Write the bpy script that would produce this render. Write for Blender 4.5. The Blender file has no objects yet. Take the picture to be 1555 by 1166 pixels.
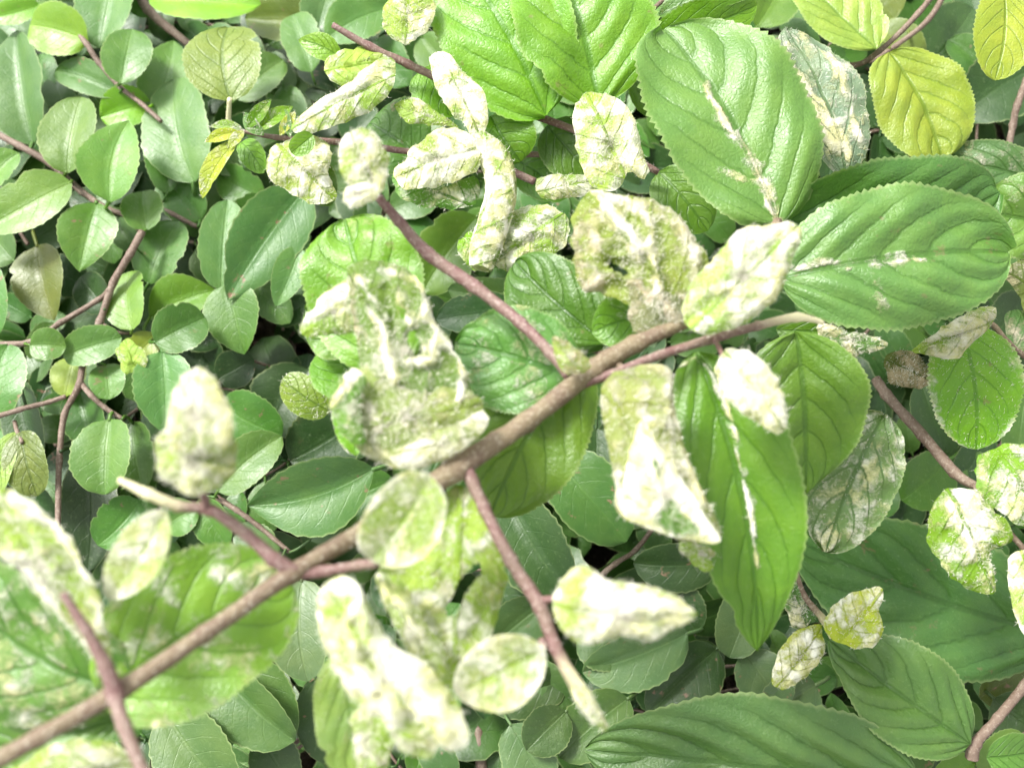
import bpy, math, random
from mathutils import Vector, Matrix, noise

# ------------------------------------------------------------------ camera, sky, sun, exposure
scn = bpy.context.scene
col = scn.collection
cam_d = bpy.data.cameras.new('camera'); cam = bpy.data.objects.new('camera', cam_d); col.objects.link(cam)
CAM = Vector((0, -0.12, 0.50)); TILT = math.radians(15)
cam.location = CAM; cam.rotation_euler = (TILT, 0, 0)
cam_d.lens = 35; cam_d.sensor_width = 36; cam_d.sensor_fit = 'HORIZONTAL'
cam_d.clip_start = 0.01; cam_d.clip_end = 200
cam_d.dof.use_dof = True; cam_d.dof.focus_distance = 0.345; cam_d.dof.aperture_fstop = 11
scn.camera = cam

SUN_EL, SUN_AZ = math.radians(50), math.radians(-48)      # azimuth measured from +Y towards +X
world = bpy.data.worlds.new('World'); scn.world = world; world.use_nodes = True
wn = world.node_tree.nodes; wl = world.node_tree.links
bg = wn['Background']; sky = wn.new('ShaderNodeTexSky'); sky.sky_type = 'NISHITA'; sky.sun_disc = False
sky.sun_elevation = SUN_EL; sky.sun_rotation = SUN_AZ; sky.dust_density = 4.0; sky.air_density = 1.0; sky.ozone_density = 1.0
hsv = wn.new('ShaderNodeHueSaturation'); hsv.inputs['Saturation'].default_value = 0.0    # overcast sky
wl.new(sky.outputs[0], hsv.inputs['Color']); wl.new(hsv.outputs[0], bg.inputs[0])
bg.inputs[1].default_value = 0.10
sun_d = bpy.data.lights.new('sun', 'SUN'); sun = bpy.data.objects.new('sun', sun_d); col.objects.link(sun)
sun_d.energy = 1.5; sun_d.angle = math.radians(13); sun_d.color = (1.0, 0.97, 0.9)
sdir = Vector((math.sin(SUN_AZ)*math.cos(SUN_EL), math.cos(SUN_AZ)*math.cos(SUN_EL), math.sin(SUN_EL)))
sun.rotation_euler = sdir.to_track_quat('Z', 'Y').to_euler()
vs = scn.view_settings; vs.view_transform = 'Standard'; vs.look = 'None'; vs.gamma = 1; vs.use_curve_mapping = False
vs.exposure = 1.93
scn.cycles.max_bounces = 6; scn.cycles.diffuse_bounces = 3; scn.cycles.glossy_bounces = 2
scn.cycles.transmission_bounces = 4; scn.cycles.use_denoising = True

R3 = Matrix.Rotation(TILT, 3, 'X'); R3i = R3.transposed()
TOCAM = R3 @ Vector((0, 0, 1)); RIGHT = Vector((1, 0, 0)); UPV = R3 @ Vector((0, 1, 0))
K = 36.0 / 35.0 / 1555.0
def P(x, y, h):
    d = R3 @ Vector(((x-777.5)*K, -(y-583.0)*K, -1)); t = (CAM.z-h) / -d.z
    return CAM + d*t
def proj(p):
    q = R3i @ (p-CAM); return 777.5 + q.x/-q.z/K, 583.0 - q.y/-q.z/K
def mpp(x, y, h):
    return (R3i @ (P(x, y, h)-CAM)).z * -K

# ------------------------------------------------------------------ materials
def nd(nt, t, **kw):
    n = nt.nodes.new(t)
    for k, v in kw.items(): setattr(n, k, v)
    return n
def ramp(nt, fac, a, b):
    n = nd(nt, 'ShaderNodeMapRange'); n.interpolation_type = 'SMOOTHSTEP'
    n.inputs['From Min'].default_value = a; n.inputs['From Max'].default_value = b
    nt.links.new(fac, n.inputs['Value']); return n.outputs['Result']
def mth(nt, op, a, b=None, c=None):
    n = nd(nt, 'ShaderNodeMath', operation=op)
    for i, v in enumerate((a, b, c)):
        if v is None: continue
        if isinstance(v, (int, float)): n.inputs[i].default_value = v
        else: nt.links.new(v, n.inputs[i])
    return n.outputs[0]
def mixc(nt, fac, a, b, mode='MIX'):
    n = nd(nt, 'ShaderNodeMix', data_type='RGBA', blend_type=mode)
    for i, v in ((0, fac), (6, a), (7, b)):
        if isinstance(v, (int, float)): n.inputs[i].default_value = v
        elif isinstance(v, tuple): n.inputs[i].default_value = (*v, 1)
        else: nt.links.new(v, n.inputs[i])
    return n.outputs[2]
def noi(nt, vec, scale, detail=3, rough=.55, dist=0.0):
    n = nd(nt, 'ShaderNodeTexNoise'); nt.links.new(vec, n.inputs['Vector'])
    n.inputs['Scale'].default_value = scale; n.inputs['Detail'].default_value = detail
    n.inputs['Roughness'].default_value = rough; n.inputs['Distortion'].default_value = dist
    return n.outputs['Fac']

def leaf_material(name, nveins, slope, vein_tint, vein_w, rough, trans, stain=0.5, bumpd=0.0006, gloss=0.5, net=.16, veinamt=.55):
    m = bpy.data.materials.new(name); m.use_nodes = True; nt = m.node_tree; L = nt.links
    pb = nt.nodes['Principled BSDF']; out = nt.nodes['Material Output']
    uv = nd(nt, 'ShaderNodeUVMap'); sep = nd(nt, 'ShaderNodeSeparateXYZ'); L.new(uv.outputs[0], sep.inputs[0])
    oi = nd(nt, 'ShaderNodeObjectInfo'); tc = nd(nt, 'ShaderNodeTexCoord')
    off = nd(nt, 'ShaderNodeVectorMath', operation='ADD'); L.new(tc.outputs['Object'], off.inputs[0])
    L.new(oi.outputs['Random'], off.inputs[1]); vec = off.outputs[0]
    n_warp = noi(nt, vec, 180, 2)
    av = mth(nt, 'ABSOLUTE', mth(nt, 'MULTIPLY_ADD', sep.outputs[1], 2.0, -1.0))
    # side veins run forward from the midrib, midrib along v = 0
    t = mth(nt, 'MULTIPLY_ADD', sep.outputs[0], float(nveins), mth(nt, 'MULTIPLY', mth(nt, 'POWER', av, 1.35), -slope))
    t = mth(nt, 'ADD', t, mth(nt, 'MULTIPLY_ADD', n_warp, .3, .35))
    fr = mth(nt, 'ABSOLUTE', mth(nt, 'SUBTRACT', mth(nt, 'FRACT', t), .5))
    vein = ramp(nt, fr, vein_w, 0.0)
    vein = mth(nt, 'MULTIPLY', vein, ramp(nt, av, 1.0, .55))
    mid = ramp(nt, av, 0.07, 0.02)
    vm = mth(nt, 'MAXIMUM', mth(nt, 'MULTIPLY', vein, veinamt), mid)
    mott = noi(nt, vec, 90, 4, .6); fine = noi(nt, vec, 700, 3, .6)
    base = mixc(nt, ramp(nt, mott, .35, .7), oi.outputs['Color'], mixc(nt, 1.0, oi.outputs['Color'], (1.28, 1.15, 1.05), 'MULTIPLY'))
    base = mixc(nt, mth(nt, 'MULTIPLY', ramp(nt, fine, .55, .8), .22), base, (0.24, 0.34, 0.16))
    # random hue shift of each leaf
    hs = nd(nt, 'ShaderNodeHueSaturation'); L.new(base, hs.inputs['Color'])
    L.new(mth(nt, 'MULTIPLY_ADD', oi.outputs['Random'], .022, .489), hs.inputs['Hue'])
    L.new(mth(nt, 'MULTIPLY_ADD', mth(nt, 'FRACT', mth(nt, 'MULTIPLY', oi.outputs['Random'], 7.3)), .35, .82), hs.inputs['Value'])
    base = hs.outputs[0]
    vt = mixc(nt, 1.0, base, vein_tint, 'MULTIPLY')
    base = mixc(nt, vm, base, vt)
    # brown-pink blemishes on some leaves
    sp = ramp(nt, noi(nt, vec, 130, 3, .7), .63, .72)
    gate = ramp(nt, oi.outputs['Random'], .45, .8)
    base = mixc(nt, mth(nt, 'MULTIPLY', mth(nt, 'MULTIPLY', sp, gate), stain), base, (0.23, 0.13, 0.085))
    # pale rim of teeth
    base = mixc(nt, mth(nt, 'MULTIPLY', ramp(nt, av, .93, 1.0), .35), base, (0.38, 0.45, 0.2))
    # woolly white felt
    at = nd(nt, 'ShaderNodeAttribute', attribute_name='wool')
    w1 = noi(nt, vec, 300, 5, .72, 1.0); w2 = noi(nt, vec, 1200, 3, .6)
    wf = mth(nt, 'ADD', at.outputs['Fac'], mth(nt, 'MULTIPLY_ADD', w1, 1.5, -.75))
    wf = mth(nt, 'ADD', wf, mth(nt, 'MULTIPLY_ADD', w2, .5, -.25))
    wf = mth(nt, 'ADD', wf, mth(nt, 'MULTIPLY', vm, -.38))
    wf = mth(nt, 'ADD', wf, mth(nt, 'MULTIPLY_ADD', noi(nt, vec, 120, 2), 1.5, -.75))
    wmask = mth(nt, 'MULTIPLY', ramp(nt, wf, .2, .9), ramp(nt, at.outputs['Fac'], .02, .15))
    wcol = mixc(nt, ramp(nt, noi(nt, vec, 150, 3), .38, .62), (0.72, 0.71, 0.36), (0.88, 0.87, 0.77))
    at2 = nd(nt, 'ShaderNodeAttribute', attribute_name='tan')
    wcol = mixc(nt, at2.outputs['Fac'], wcol, (0.42, 0.34, 0.22))
    base = mixc(nt, wmask, base, wcol)
    L.new(base, pb.inputs['Base Color'])
    rr = mth(nt, 'ADD', mth(nt, 'MULTIPLY_ADD', fine, .3, mth(nt, 'MULTIPLY_ADD', mott, .3, rough-.28)), mth(nt, 'MULTIPLY', wmask, .5))
    L.new(rr, pb.inputs['Roughness']); pb.inputs['Specular IOR Level'].default_value = gloss
    # relief
    h = mth(nt, 'ADD', mth(nt, 'MULTIPLY', vm, -.45), mth(nt, 'MULTIPLY', mott, .5))
    h = mth(nt, 'ADD', h, mth(nt, 'MULTIPLY', fine, .12))
    h = mth(nt, 'ADD', h, mth(nt, 'MULTIPLY', noi(nt, vec, 60, 3, .6), 1.5))
    h = mth(nt, 'ADD', h, mth(nt, 'MULTIPLY', mth(nt, 'ADD', mth(nt, 'MULTIPLY', w1, 1.3), mth(nt, 'MULTIPLY', w2, .5)), wmask))
    vo = nd(nt, 'ShaderNodeTexVoronoi', feature='DISTANCE_TO_EDGE'); vo.inputs['Scale'].default_value = 620; L.new(vec, vo.inputs['Vector'])
    h = mth(nt, 'ADD', h, mth(nt, 'MULTIPLY', ramp(nt, vo.outputs['Distance'], 0.0, .28), net))
    bp = nd(nt, 'ShaderNodeBump'); bp.inputs['Distance'].default_value = bumpd; bp.inputs['Strength'].default_value = 1.0
    L.new(h, bp.inputs['Height']); L.new(bp.outputs[0], pb.inputs['Normal'])
    tr = nd(nt, 'ShaderNodeBsdfTranslucent'); tcx = mixc(nt, 1.0, base, (1.0, 1.15, .45), 'MULTIPLY'); L.new(tcx, tr.inputs['Color'])
    mx = nd(nt, 'ShaderNodeMixShader'); mx.inputs[0].default_value = trans
    L.new(pb.outputs[0], mx.inputs[1]); L.new(tr.outputs[0], mx.inputs[2]); L.new(mx.outputs[0], out.inputs[0])
    return m
M_SMALL = leaf_material('small_leaf', 6, 1.8, (1.12, 1.08, 1.08), .06, .41, .18, .9, .0003, .48, .09, .45)
M_BIG = leaf_material('large_leaf', 5, 2.4, (.62, .72, .5), .10, .41, .30, .45, .0005, .62, .12, .8)
M_WOOL = leaf_material('woolly_leaf', 6, 1.8, (.85, .9, .6), .11, .55, .28, .1, .0006, .35, .14, .6)

def stem_material(name, c1, c2, c3, hair):
    m = bpy.data.materials.new(name); m.use_nodes = True; nt = m.node_tree; L = nt.links
    pb = nt.nodes['Principled BSDF']; tc = nd(nt, 'ShaderNodeTexCoord'); vec = tc.outputs['Object']
    a = noi(nt, vec, 120, 3); b = noi(nt, vec, 900, 4, .7)
    base = mixc(nt, ramp(nt, a, .35, .65), c1, c2)
    base = mixc(nt, mth(nt, 'MULTIPLY', ramp(nt, b, .5, .66), hair), base, c3)
    at = nd(nt, 'ShaderNodeAttribute', attribute_name='wool')
    base = mixc(nt, at.outputs['Fac'], base, (.72, .68, .42))
    L.new(base, pb.inputs['Base Color']); pb.inputs['Roughness'].default_value = .6
    bp = nd(nt, 'ShaderNodeBump'); bp.inputs['Distance'].default_value = .0004
    L.new(b, bp.inputs['Height']); L.new(bp.outputs[0], pb.inputs['Normal'])
    return m
M_STEM = stem_material('hairy_stem', (.14, .095, .062), (.18, .14, .08), (.38, .33, .24), .6)
M_RED = stem_material('red_shoot', (.155, .078, .072), (.18, .12, .095), (.38, .30, .27), .6)
M_TWIG = stem_material('twig_bark', (.12, .078, .055), (.17, .12, .09), (.30, .25, .20), .6)
def plain(name, c, rough=.9):
    m = bpy.data.materials.new(name); m.use_nodes = True; nt = m.node_tree; pb = nt.nodes['Principled BSDF']
    tc = nd(nt, 'ShaderNodeTexCoord'); a = noi(nt, tc.outputs['Object'], 300, 3)
    b = mixc(nt, a, tuple(x*.8 for x in c), tuple(min(1, x*1.15) for x in c)); nt.links.new(b, pb.inputs['Base Color'])
    pb.inputs['Roughness'].default_value = rough; return m
M_HAIR = plain('pale_hair', (.75, .73, .62))
def soil_material():
    m = bpy.data.materials.new('soil'); m.use_nodes = True; nt = m.node_tree; L = nt.links
    pb = nt.nodes['Principled BSDF']; tc = nd(nt, 'ShaderNodeTexCoord'); v = tc.outputs['Object']
    a = noi(nt, v, 25, 6, .65); b = noi(nt, v, 300, 4, .7)
    c = mixc(nt, ramp(nt, a, .35, .65), (.02, .013, .01), (.06, .042, .032))
    c = mixc(nt, mth(nt, 'MULTIPLY', ramp(nt, b, .58, .7), .5), c, (.2, .16, .13))
    L.new(c, pb.inputs['Base Color']); pb.inputs['Roughness'].default_value = .95
    bp = nd(nt, 'ShaderNodeBump'); bp.inputs['Distance'].default_value = .004
    L.new(mth(nt, 'ADD', a, mth(nt, 'MULTIPLY', b, .3)), bp.inputs['Height']); L.new(bp.outputs[0], pb.inputs['Normal'])
    return m

TONES = dict(
    g=(.050, .136, .016), s=(.066, .155, .026), l=(.088, .190, .025), d=(.022, .066, .012), k=(.018, .048, .010),
    b=(.130, .285, .012), B=(.115, .265, .006), y=(.15, .21, .022), Y=(.27, .34, .025), m=(.072, .175, .011), o=(.09, .13, .018),
    G=(.040, .110, .018), w=(.22, .34, .05), v=(.068, .160, .036))

# ------------------------------------------------------------------ object helpers
def thing(name, label, cat, loc, group=None):
    o = bpy.data.objects.new(name, None); col.objects.link(o); o.empty_display_size = .01
    o.location = loc; o['label'] = label; o['category'] = cat
    if group: o['group'] = group
    return o
def wloc(o):
    p = Vector(o.location)
    while o.parent: o = o.parent; p += Vector(o.location)
    return p
def build(name, V, F, mat, parent, uv=None, attrs=None, color=None, origin=None, smooth=True):
    org = origin if origin is not None else V[0]
    me = bpy.data.meshes.new(name); me.from_pydata([tuple(v-org) for v in V], [], F)
    if uv:
        lay = me.uv_layers.new(name='UVMap'); flat = []
        for lp in me.loops: flat += uv[lp.vertex_index]
        lay.data.foreach_set('uv', flat)
    for k, vals in (attrs or {}).items():
        a = me.attributes.new(k, 'FLOAT', 'POINT'); a.data.foreach_set('value', vals)
    me.materials.append(mat)
    if smooth: me.polygons.foreach_set('use_smooth', [True]*len(me.polygons))
    me.update()
    o = bpy.data.objects.new(name, me); col.objects.link(o)
    o.location = org - (wloc(parent) if parent else Vector())
    if parent: o.parent = parent
    if color: o.color = (*color, 1)
    return o
def catmull(pts, n=6):
    pts = [Vector(p) for p in pts]; out = []
    for i in range(len(pts)-1):
        p0 = pts[max(i-1, 0)]; p1 = pts[i]; p2 = pts[i+1]; p3 = pts[min(i+2, len(pts)-1)]
        for k in range(n):
            t = k/n
            out.append(.5*((2*p1)+(p2-p0)*t+(2*p0-5*p1+4*p2-p3)*t*t+(3*p1-p0-3*p2+p3)*t**3))
    out.append(pts[-1]); return out
def tube_geo(path, radii, seg=8, bump=0.0, seed=0):
    V, F = [], []; n = len(path)
    for i, p in enumerate(path):
        d = (path[min(i+1, n-1)]-path[max(i-1, 0)]).normalized()
        a = d.cross(Vector((0, 0, 1)));  a = a.normalized() if a.length > 1e-4 else Vector((1, 0, 0))
        b = a.cross(d)
        r = radii[i] if isinstance(radii, list) else radii
        for k in range(seg):
            th = 2*math.pi*k/seg
            rr = r*(1+bump*noise.noise(Vector((p.x*400+seed, p.y*400, th))))
            V.append(p+(a*math.cos(th)+b*math.sin(th))*rr)
    for i in range(n-1):
        for k in range(seg):
            F.append((i*seg+k, i*seg+(k+1) % seg, (i+1)*seg+(k+1) % seg, (i+1)*seg+k))
    F.append(tuple(range(seg-1, -1, -1))); F.append(tuple((n-1)*seg+k for k in range(seg)))
    return V, F
def fuzz(parent, V, F, n, length, width, seed, name='fuzz'):
    rnd = random.Random(seed); HV, HF = [], []
    org = wloc(parent)
    for _ in range(n):
        f = F[rnd.randrange(len(F))]
        if len(f) > 4: continue
        a, b, c = V[f[0]], V[f[1]], V[f[2]]
        s, t = rnd.random(), rnd.random()
        if s+t > 1: s, t = 1-s, 1-t
        p = a+(b-a)*s+(c-a)*t; nn = (b-a).cross(c-a)
        if nn.length < 1e-14: continue
        nn.normalize()
        if nn.dot(TOCAM) < -.3 and name == 'fuzz': nn = -nn
        d = (nn*.8+Vector((rnd.gauss(0, .6), rnd.gauss(0, .6), rnd.gauss(0, .6)))).normalized()
        sd = d.cross(Vector((rnd.random(), rnd.random(), rnd.random()))).normalized()*width
        l = length*(.4+rnd.random()*.8); i = len(HV)
        q = p+d*l*.6+sd*rnd.uniform(-2, 2)
        HV += [p-sd, p+sd, q+sd*.7, q-sd*.7, p+d*l+Vector((rnd.gauss(0, 1), rnd.gauss(0, 1), rnd.gauss(0, 1)))*l*.25]
        HF += [(i, i+1, i+2, i+3), (i+3, i+2, i+4)]
    if not HV: return
    o = build('hairs', HV, HF, M_HAIR, parent, origin=org); o['kind'] = 'stuff'
def pxpath(pts):
    """pts: (x, y, h) -> world points"""
    return [P(*p) for p in pts]
def shoot(name, parent, pts, w, mat, seg=8, hairs=0, nodes=True, tipwool=0.0, seed=1, hl=.0011):
    """pts (x,y,h) ; w = list of px widths per control point or (w0,w1)"""
    ctrl = pxpath(pts); path = catmull(ctrl, 7); n = len(path); ws = []
    if len(w) != len(pts): w = [w[0]+(w[-1]-w[0])*i/(len(pts)-1) for i in range(len(pts))]
    for i in range(n):
        f = i/7; k = min(int(f), len(w)-2); ws.append(w[k]+(w[k+1]-w[k])*(f-k))
    rad = []
    for i, p in enumerate(path):
        x, y = proj(p); s = (R3i@(p-CAM)).z*-K
        r = ws[i]*.5*s
        if nodes and i % 7 == 0 and 0 < i < n-1: r *= 1.18
        rad.append(r)
    V, F = tube_geo(path, rad, seg, .18, seed)
    wool = []
    for i in range(n):
        t = i/(n-1); wool += [max(0.0, min(1, (t-(1-tipwool))/max(tipwool, 1e-3)*2)) if tipwool else 0.0]*seg
    o = build(name, V, F, mat, parent, attrs={'wool': wool})
    if hairs: fuzz(o, V, F, hairs, hl, .00003, seed+5, 'stemhair')
    return o

SH = dict(o=(.5, .55), r=(.42, .42), a=(.55, .82), e=(.8, .95), n=(.62, .7), t=(.45, 1.0))
def leafgeo(B, T, w, shape='o', fold=18, roll=0, arch=.08, nu=18, nv=3, teeth=.018, corr=0.0, nveins=7, slope=2.4,
            wave=.03, crumple=0.0, seed=0, wool=0.0, wooledge=0.0, petiole=0.0, side=0.0, curl=0.0, pet_to=None):
    ax = T-B; L = ax.length; a = ax/L
    n = (TOCAM-a*TOCAM.dot(a)).normalized(); n = Matrix.Rotation(math.radians(roll), 3, a)@n
    s = a.cross(n); p, q = SH[shape]; um = p/(p+q); mx = um**p*(1-um)**q
    V, UV, WL = [], [], []; F = []
    fr, cf, sf = math.radians(fold), math.cos(math.radians(fold)), math.sin(math.radians(fold))
    rnd = random.Random(seed); o3 = Vector((rnd.uniform(0, 99), rnd.uniform(0, 99), seed % 97)); asym = rnd.uniform(-.05, .05)
    bend = side if side else rnd.uniform(-.06, .06)
    bites = [(rnd.uniform(.2, .9), rnd.choice((-1, 1)), rnd.uniform(.05, .2), rnd.uniform(.02, .05)) for _ in range(rnd.choice((0, 0, 1, 2)))]
    tj = [rnd.uniform(.2, 1.5) for _ in range(nu+1)]; lob = rnd.uniform(0, 50)
    for i in range(nu+1):
        u = i/nu; uu = min(max(u, .0008), .9992)
        pr = (uu**p*(1-uu)**q)/mx
        tooth = 1+teeth*tj[i]*(1 if i % 2 else -1) if 1 < i < nu-1 else 1
        for j in range(-nv, nv+1):
            v = j/nv; av = abs(v)
            bt = 1.0
            for bu, bs, bd, bw in bites:
                if bs*v > 0: bt -= bd*math.exp(-((u-bu)/bw)**2)
            bt += .05*noise.noise(Vector((u*4, (1 if v > 0 else -1)*3, lob)))
            x = bt*v*w/2*pr*(tooth if av == 1 else 1)*(1+asym*(1 if v > 0 else -1))
            z = abs(x)*sf*(1-.25*av); x *= cf
            z += arch*L*(4*u*(1-u)-.5) - curl*w*av**3*pr
            if corr:
                t = u*nveins-slope*av**1.35; ph = abs(math.sin(math.pi*t))
                z += corr*w*(ph-.4)*min(1, pr*1.3)*(1-av**3)*min(1, av*3+.25)
            z += wave*w*noise.noise(Vector((u*3.1, v*1.3, 0))+o3)*(.4+av)
            if crumple:
                c = 1-2*abs(noise.noise(Vector((u*5, v*3.2*(w/L), 3))*1.3+o3)); c2 = 1-2*abs(noise.noise(Vector((u*11, v*6*(w/L), 9))+o3))
                z += crumple*w*(c*.7+c2*.35)
            pt = B+a*(L*u)+s*(x+bend*L*4*u*(1-u))+n*z
            V.append(pt); UV.append((u, v*.5+.5))
            wv = wool
            if crumple and wool: wv += (c-.35)*.35
            wv += wooledge*max(0, (av-.72)/.28)
            WL.append(max(0.0, wv) if (wool or wooledge) else 0.0)
    m = 2*nv+1
    for i in range(nu):
        for j in range(2*nv):
            F.append((i*m+j, i*m+j+1, (i+1)*m+j+1, (i+1)*m+j))
    if petiole or pet_to is not None:
        b0 = (V[nv]+V[m+nv])*.5; e = pet_to if pet_to is not None else B-a*petiole-n*petiole*.4
        pa = catmull([b0, (b0+e)*.5+TOCAM*.0008-a*(e-b0).length*.15, e], 3); PV, PF = tube_geo(pa, w*.022+.00018, 5)
        k = len(V); V += PV; F += [tuple(x+k for x in f) for f in PF]; UV += [(.5, .5)]*len(PV); WL += [wool]*len(PV)
    return V, F, UV, WL
SEED = [100]
def leaf(parent, bx, by, tx, ty, w, h, tone='g', shape='o', h2=None, mat=None, label=None, hairs=0, tan=0.0, ridges=None, name='leaf', midrib=None, big=False, **k):
    if big:
        k = {**BIG, **k}; mat = mat or k['mat']
    k.pop('mat', None)
    SEED[0] += 1; sd = SEED[0]; rnd = random.Random(sd)
    if h2 is None: h2 = h+rnd.uniform(-.004, .002)
    B, T = P(bx, by, h), P(tx, ty, h2)
    ww = w*mpp((bx+tx)/2, (by+ty)/2, (h+h2)/2)
    k.setdefault('roll', rnd.uniform(-10, 10)); k.setdefault('seed', sd)
    ww /= max(.5, math.cos(math.radians(k.get('fold', 18))))
    V, F, UV, WL = leafgeo(B, T, ww, shape, **k)
    TA = [tan]*len(V)
    if ridges: V, WL, TA = do_ridges(V, WL, TA, ridges)
    c = TONES[tone] if isinstance(tone, str) else tone
    o = build(name, V, F, mat or M_SMALL, parent, UV, {'wool': WL, 'tan': TA}, c, origin=B)
    if label: o['label'] = label
    if hairs: fuzz(o, V, F, int(hairs*1.6), .0012, .00005, sd)
    if midrib:
        nv = k.get('nv', 3); m = 2*nv+1; nu = k.get('nu', 18)
        path = [V[i*m+nv]+TOCAM*.0001 for i in range(0, nu-1)]
        rd = [ww*.012*(1-.75*i/(nu-1))+.0001 for i in range(len(path))]
        MV, MF = tube_geo(path, rd, 6)
        mm = build('midrib', MV, MF, midrib, o, attrs={'wool': [.0]*len(MV)})
    return o
def dseg(px, py, pts):
    best = 1e9
    for i in range(len(pts)-1):
        ax, ay = pts[i]; bx, by = pts[i+1]; dx, dy = bx-ax, by-ay; l = dx*dx+dy*dy
        t = max(0, min(1, ((px-ax)*dx+(py-ay)*dy)/l)) if l else 0
        d = math.hypot(px-ax-dx*t, py-ay-dy*t)
        if d < best: best = d
    return best
def do_ridges(V, WL, TA, ridges):
    """ridges: (points px, width px, height m, wool add, tan add)"""
    NV, NW, NT = [], [], []
    for v, w, ta in zip(V, WL, TA):
        x, y = proj(v); dz = 0
        for pts, rw, amp, wa, tn in ridges:
            d = dseg(x+6*noise.noise(Vector((x*.03, y*.03, 0))), y+6*noise.noise(Vector((x*.03, y*.03, 5))), pts)
            g = math.exp(-(d/rw)**2); dz += amp*g; w += wa*g; ta += tn*g
        NV.append(v+TOCAM*dz); NW.append(max(0, w)); NT.append(min(1, max(0, ta)))
    return NV, NW, NT
def patch(parent, outline, h, tone='w', wool=.5, bulge=.004, crumple=.0008, rim=.3, tilt=(0, 0), ridges=None, axis=None, rings=12, seg=60,
          mat=None, hairs=0, tan=0.0, label=None, freq=1.0, name='leaf', woolramp=0.6, jag=3.0, hole=None, crease=.3, pucker=.07):
    """cupped, crumpled leaf from its own outline (px), domed towards the viewer's side and turned under at the rim"""
    SEED[0] += 1; sd = SEED[0]; o3 = Vector((sd*1.7 % 50, sd*.37 % 31, sd % 13))
    pts = [Vector((x, y, 0)) for x, y in outline]; n = len(pts); sm = []
    for i in range(n):
        p0, p1, p2, p3 = pts[i-1], pts[i], pts[(i+1) % n], pts[(i+2) % n]
        for k in range(8):
            t = k/8; sm.append(.5*((2*p1)+(p2-p0)*t+(2*p0-5*p1+4*p2-p3)*t*t+(3*p1-p0-3*p2+p3)*t**3))
    # resample
    ln = [0]
    for i in range(len(sm)): ln.append(ln[-1]+(sm[(i+1) % len(sm)]-sm[i]).length)
    tot = ln[-1]; rs = []; j = 0
    for k in range(seg):
        d = tot*k/seg
        while ln[j+1] < d: j += 1
        rs.append(sm[j].lerp(sm[(j+1) % len(sm)], (d-ln[j])/max(1e-9, ln[j+1]-ln[j])))
    c = sum(rs, Vector())/seg
    rnd = random.Random(sd)
    for k in range(seg):
        d = (rs[k]-c).normalized(); rs[k] += d*(noise.noise(rs[k]*.06+o3)*jag*1.6+rnd.uniform(-jag, jag)*.5)
    if axis is None:
        far = max(rs, key=lambda p: (p-c).length); ax0 = c-(far-c); ax1 = far
    else: ax0, ax1 = Vector((*axis[0], 0)), Vector((*axis[1], 0))
    ad = ax1-ax0; al = ad.length; ad /= al; sdv = Vector((-ad.y, ad.x, 0))
    hw = max(abs((p-c).dot(sdv)) for p in rs)
    V, UV, WL, F = [], [], [], []
    s = mpp(c.x, c.y, h); size = math.sqrt(tot)*s*6
    bulge *= .45; rim *= .2; pucker *= .7
    def add(p, r):
        x, y = p.x, p.y; q = p-ax0; u_ = q.dot(ad)/al; v_ = abs(q.dot(sdv))/hw
        hh = h + tilt[0]*(x-c.x)*s + tilt[1]*(y-c.y)*s
        ridge = 1-2*abs(noise.noise(Vector((x, y, 0))*.022*freq+o3)); r2 = 1-2*abs(noise.noise(Vector((x, y, 7))*.055*freq+o3))
        dz = bulge*(1-r**2.4)-rim*bulge*max(0, (r-.8)/.2)**2 + crumple*(ridge*abs(ridge)*1.2+r2*.7)*(1-.4*r)
        dc = (p-c).dot(sdv)/hw+.25*noise.noise(Vector((x*.02, y*.02, 3))+o3); dz -= crease*bulge*1.5*math.exp(-(dc/.14)**2)*(1-r*r*.5)
        if pucker: dz += pucker*hw*s*(abs(math.sin(math.pi*(u_*4.5-1.1*v_**1.3+.3*noise.noise(Vector((x*.02, y*.02, 8)))))))*(1-r**4)*min(1, v_*3+.2)
        dz += .07*hw*s*max(0, (r-.55)/.45)*(noise.noise(Vector(((p-c).x/hw*1.6, (p-c).y/hw*1.6, 5))+o3)*2.2+.5)
        V.append(P(x, y, hh)+TOCAM*dz)
        q = p-ax0; UV.append((min(1, max(0, q.dot(ad)/al)), min(1, max(0, q.dot(sdv)/hw*.5+.5))))
        WL.append(max(0.0, wool-.06+(ridge-.35)*woolramp) if wool > 0 else 0.0)
    add(c, 0)
    for r_ in range(1, rings+1):
        r = r_/rings
        for k in range(seg): add(c+(rs[k]-c)*r, r)
    for k in range(seg): F.append((0, 1+k, 1+(k+1) % seg))
    for r_ in range(rings-1):
        for k in range(seg):
            a, b = 1+r_*seg+k, 1+r_*seg+(k+1) % seg
            F.append((a, a+seg, b+seg, b))
    if hole:
        cen = [((lambda q: q)(proj(sum((V[i] for i in f), Vector())/len(f)))) for f in F]
        holes = hole if isinstance(hole[0][0][0], (tuple, list)) else [hole]
        F = [f for f, q in zip(F, cen) if all(dseg(q[0], q[1], hp) > hr+.3*hr*noise.noise(Vector((q[0]*.08, q[1]*.08, 1))) for hp, hr in holes)]
    TA = [tan]*len(V)
    if ridges: V, WL, TA = do_ridges(V, WL, TA, ridges)
    o = build(name, V, F, mat or M_WOOL, parent, UV, {'wool': WL, 'tan': TA}, TONES[tone] if isinstance(tone, str) else tone, origin=V[0])
    if label: o['label'] = label
    if hairs: fuzz(o, V, F, int(hairs*1.8), .0014, .00006, sd)
    return o
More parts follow.
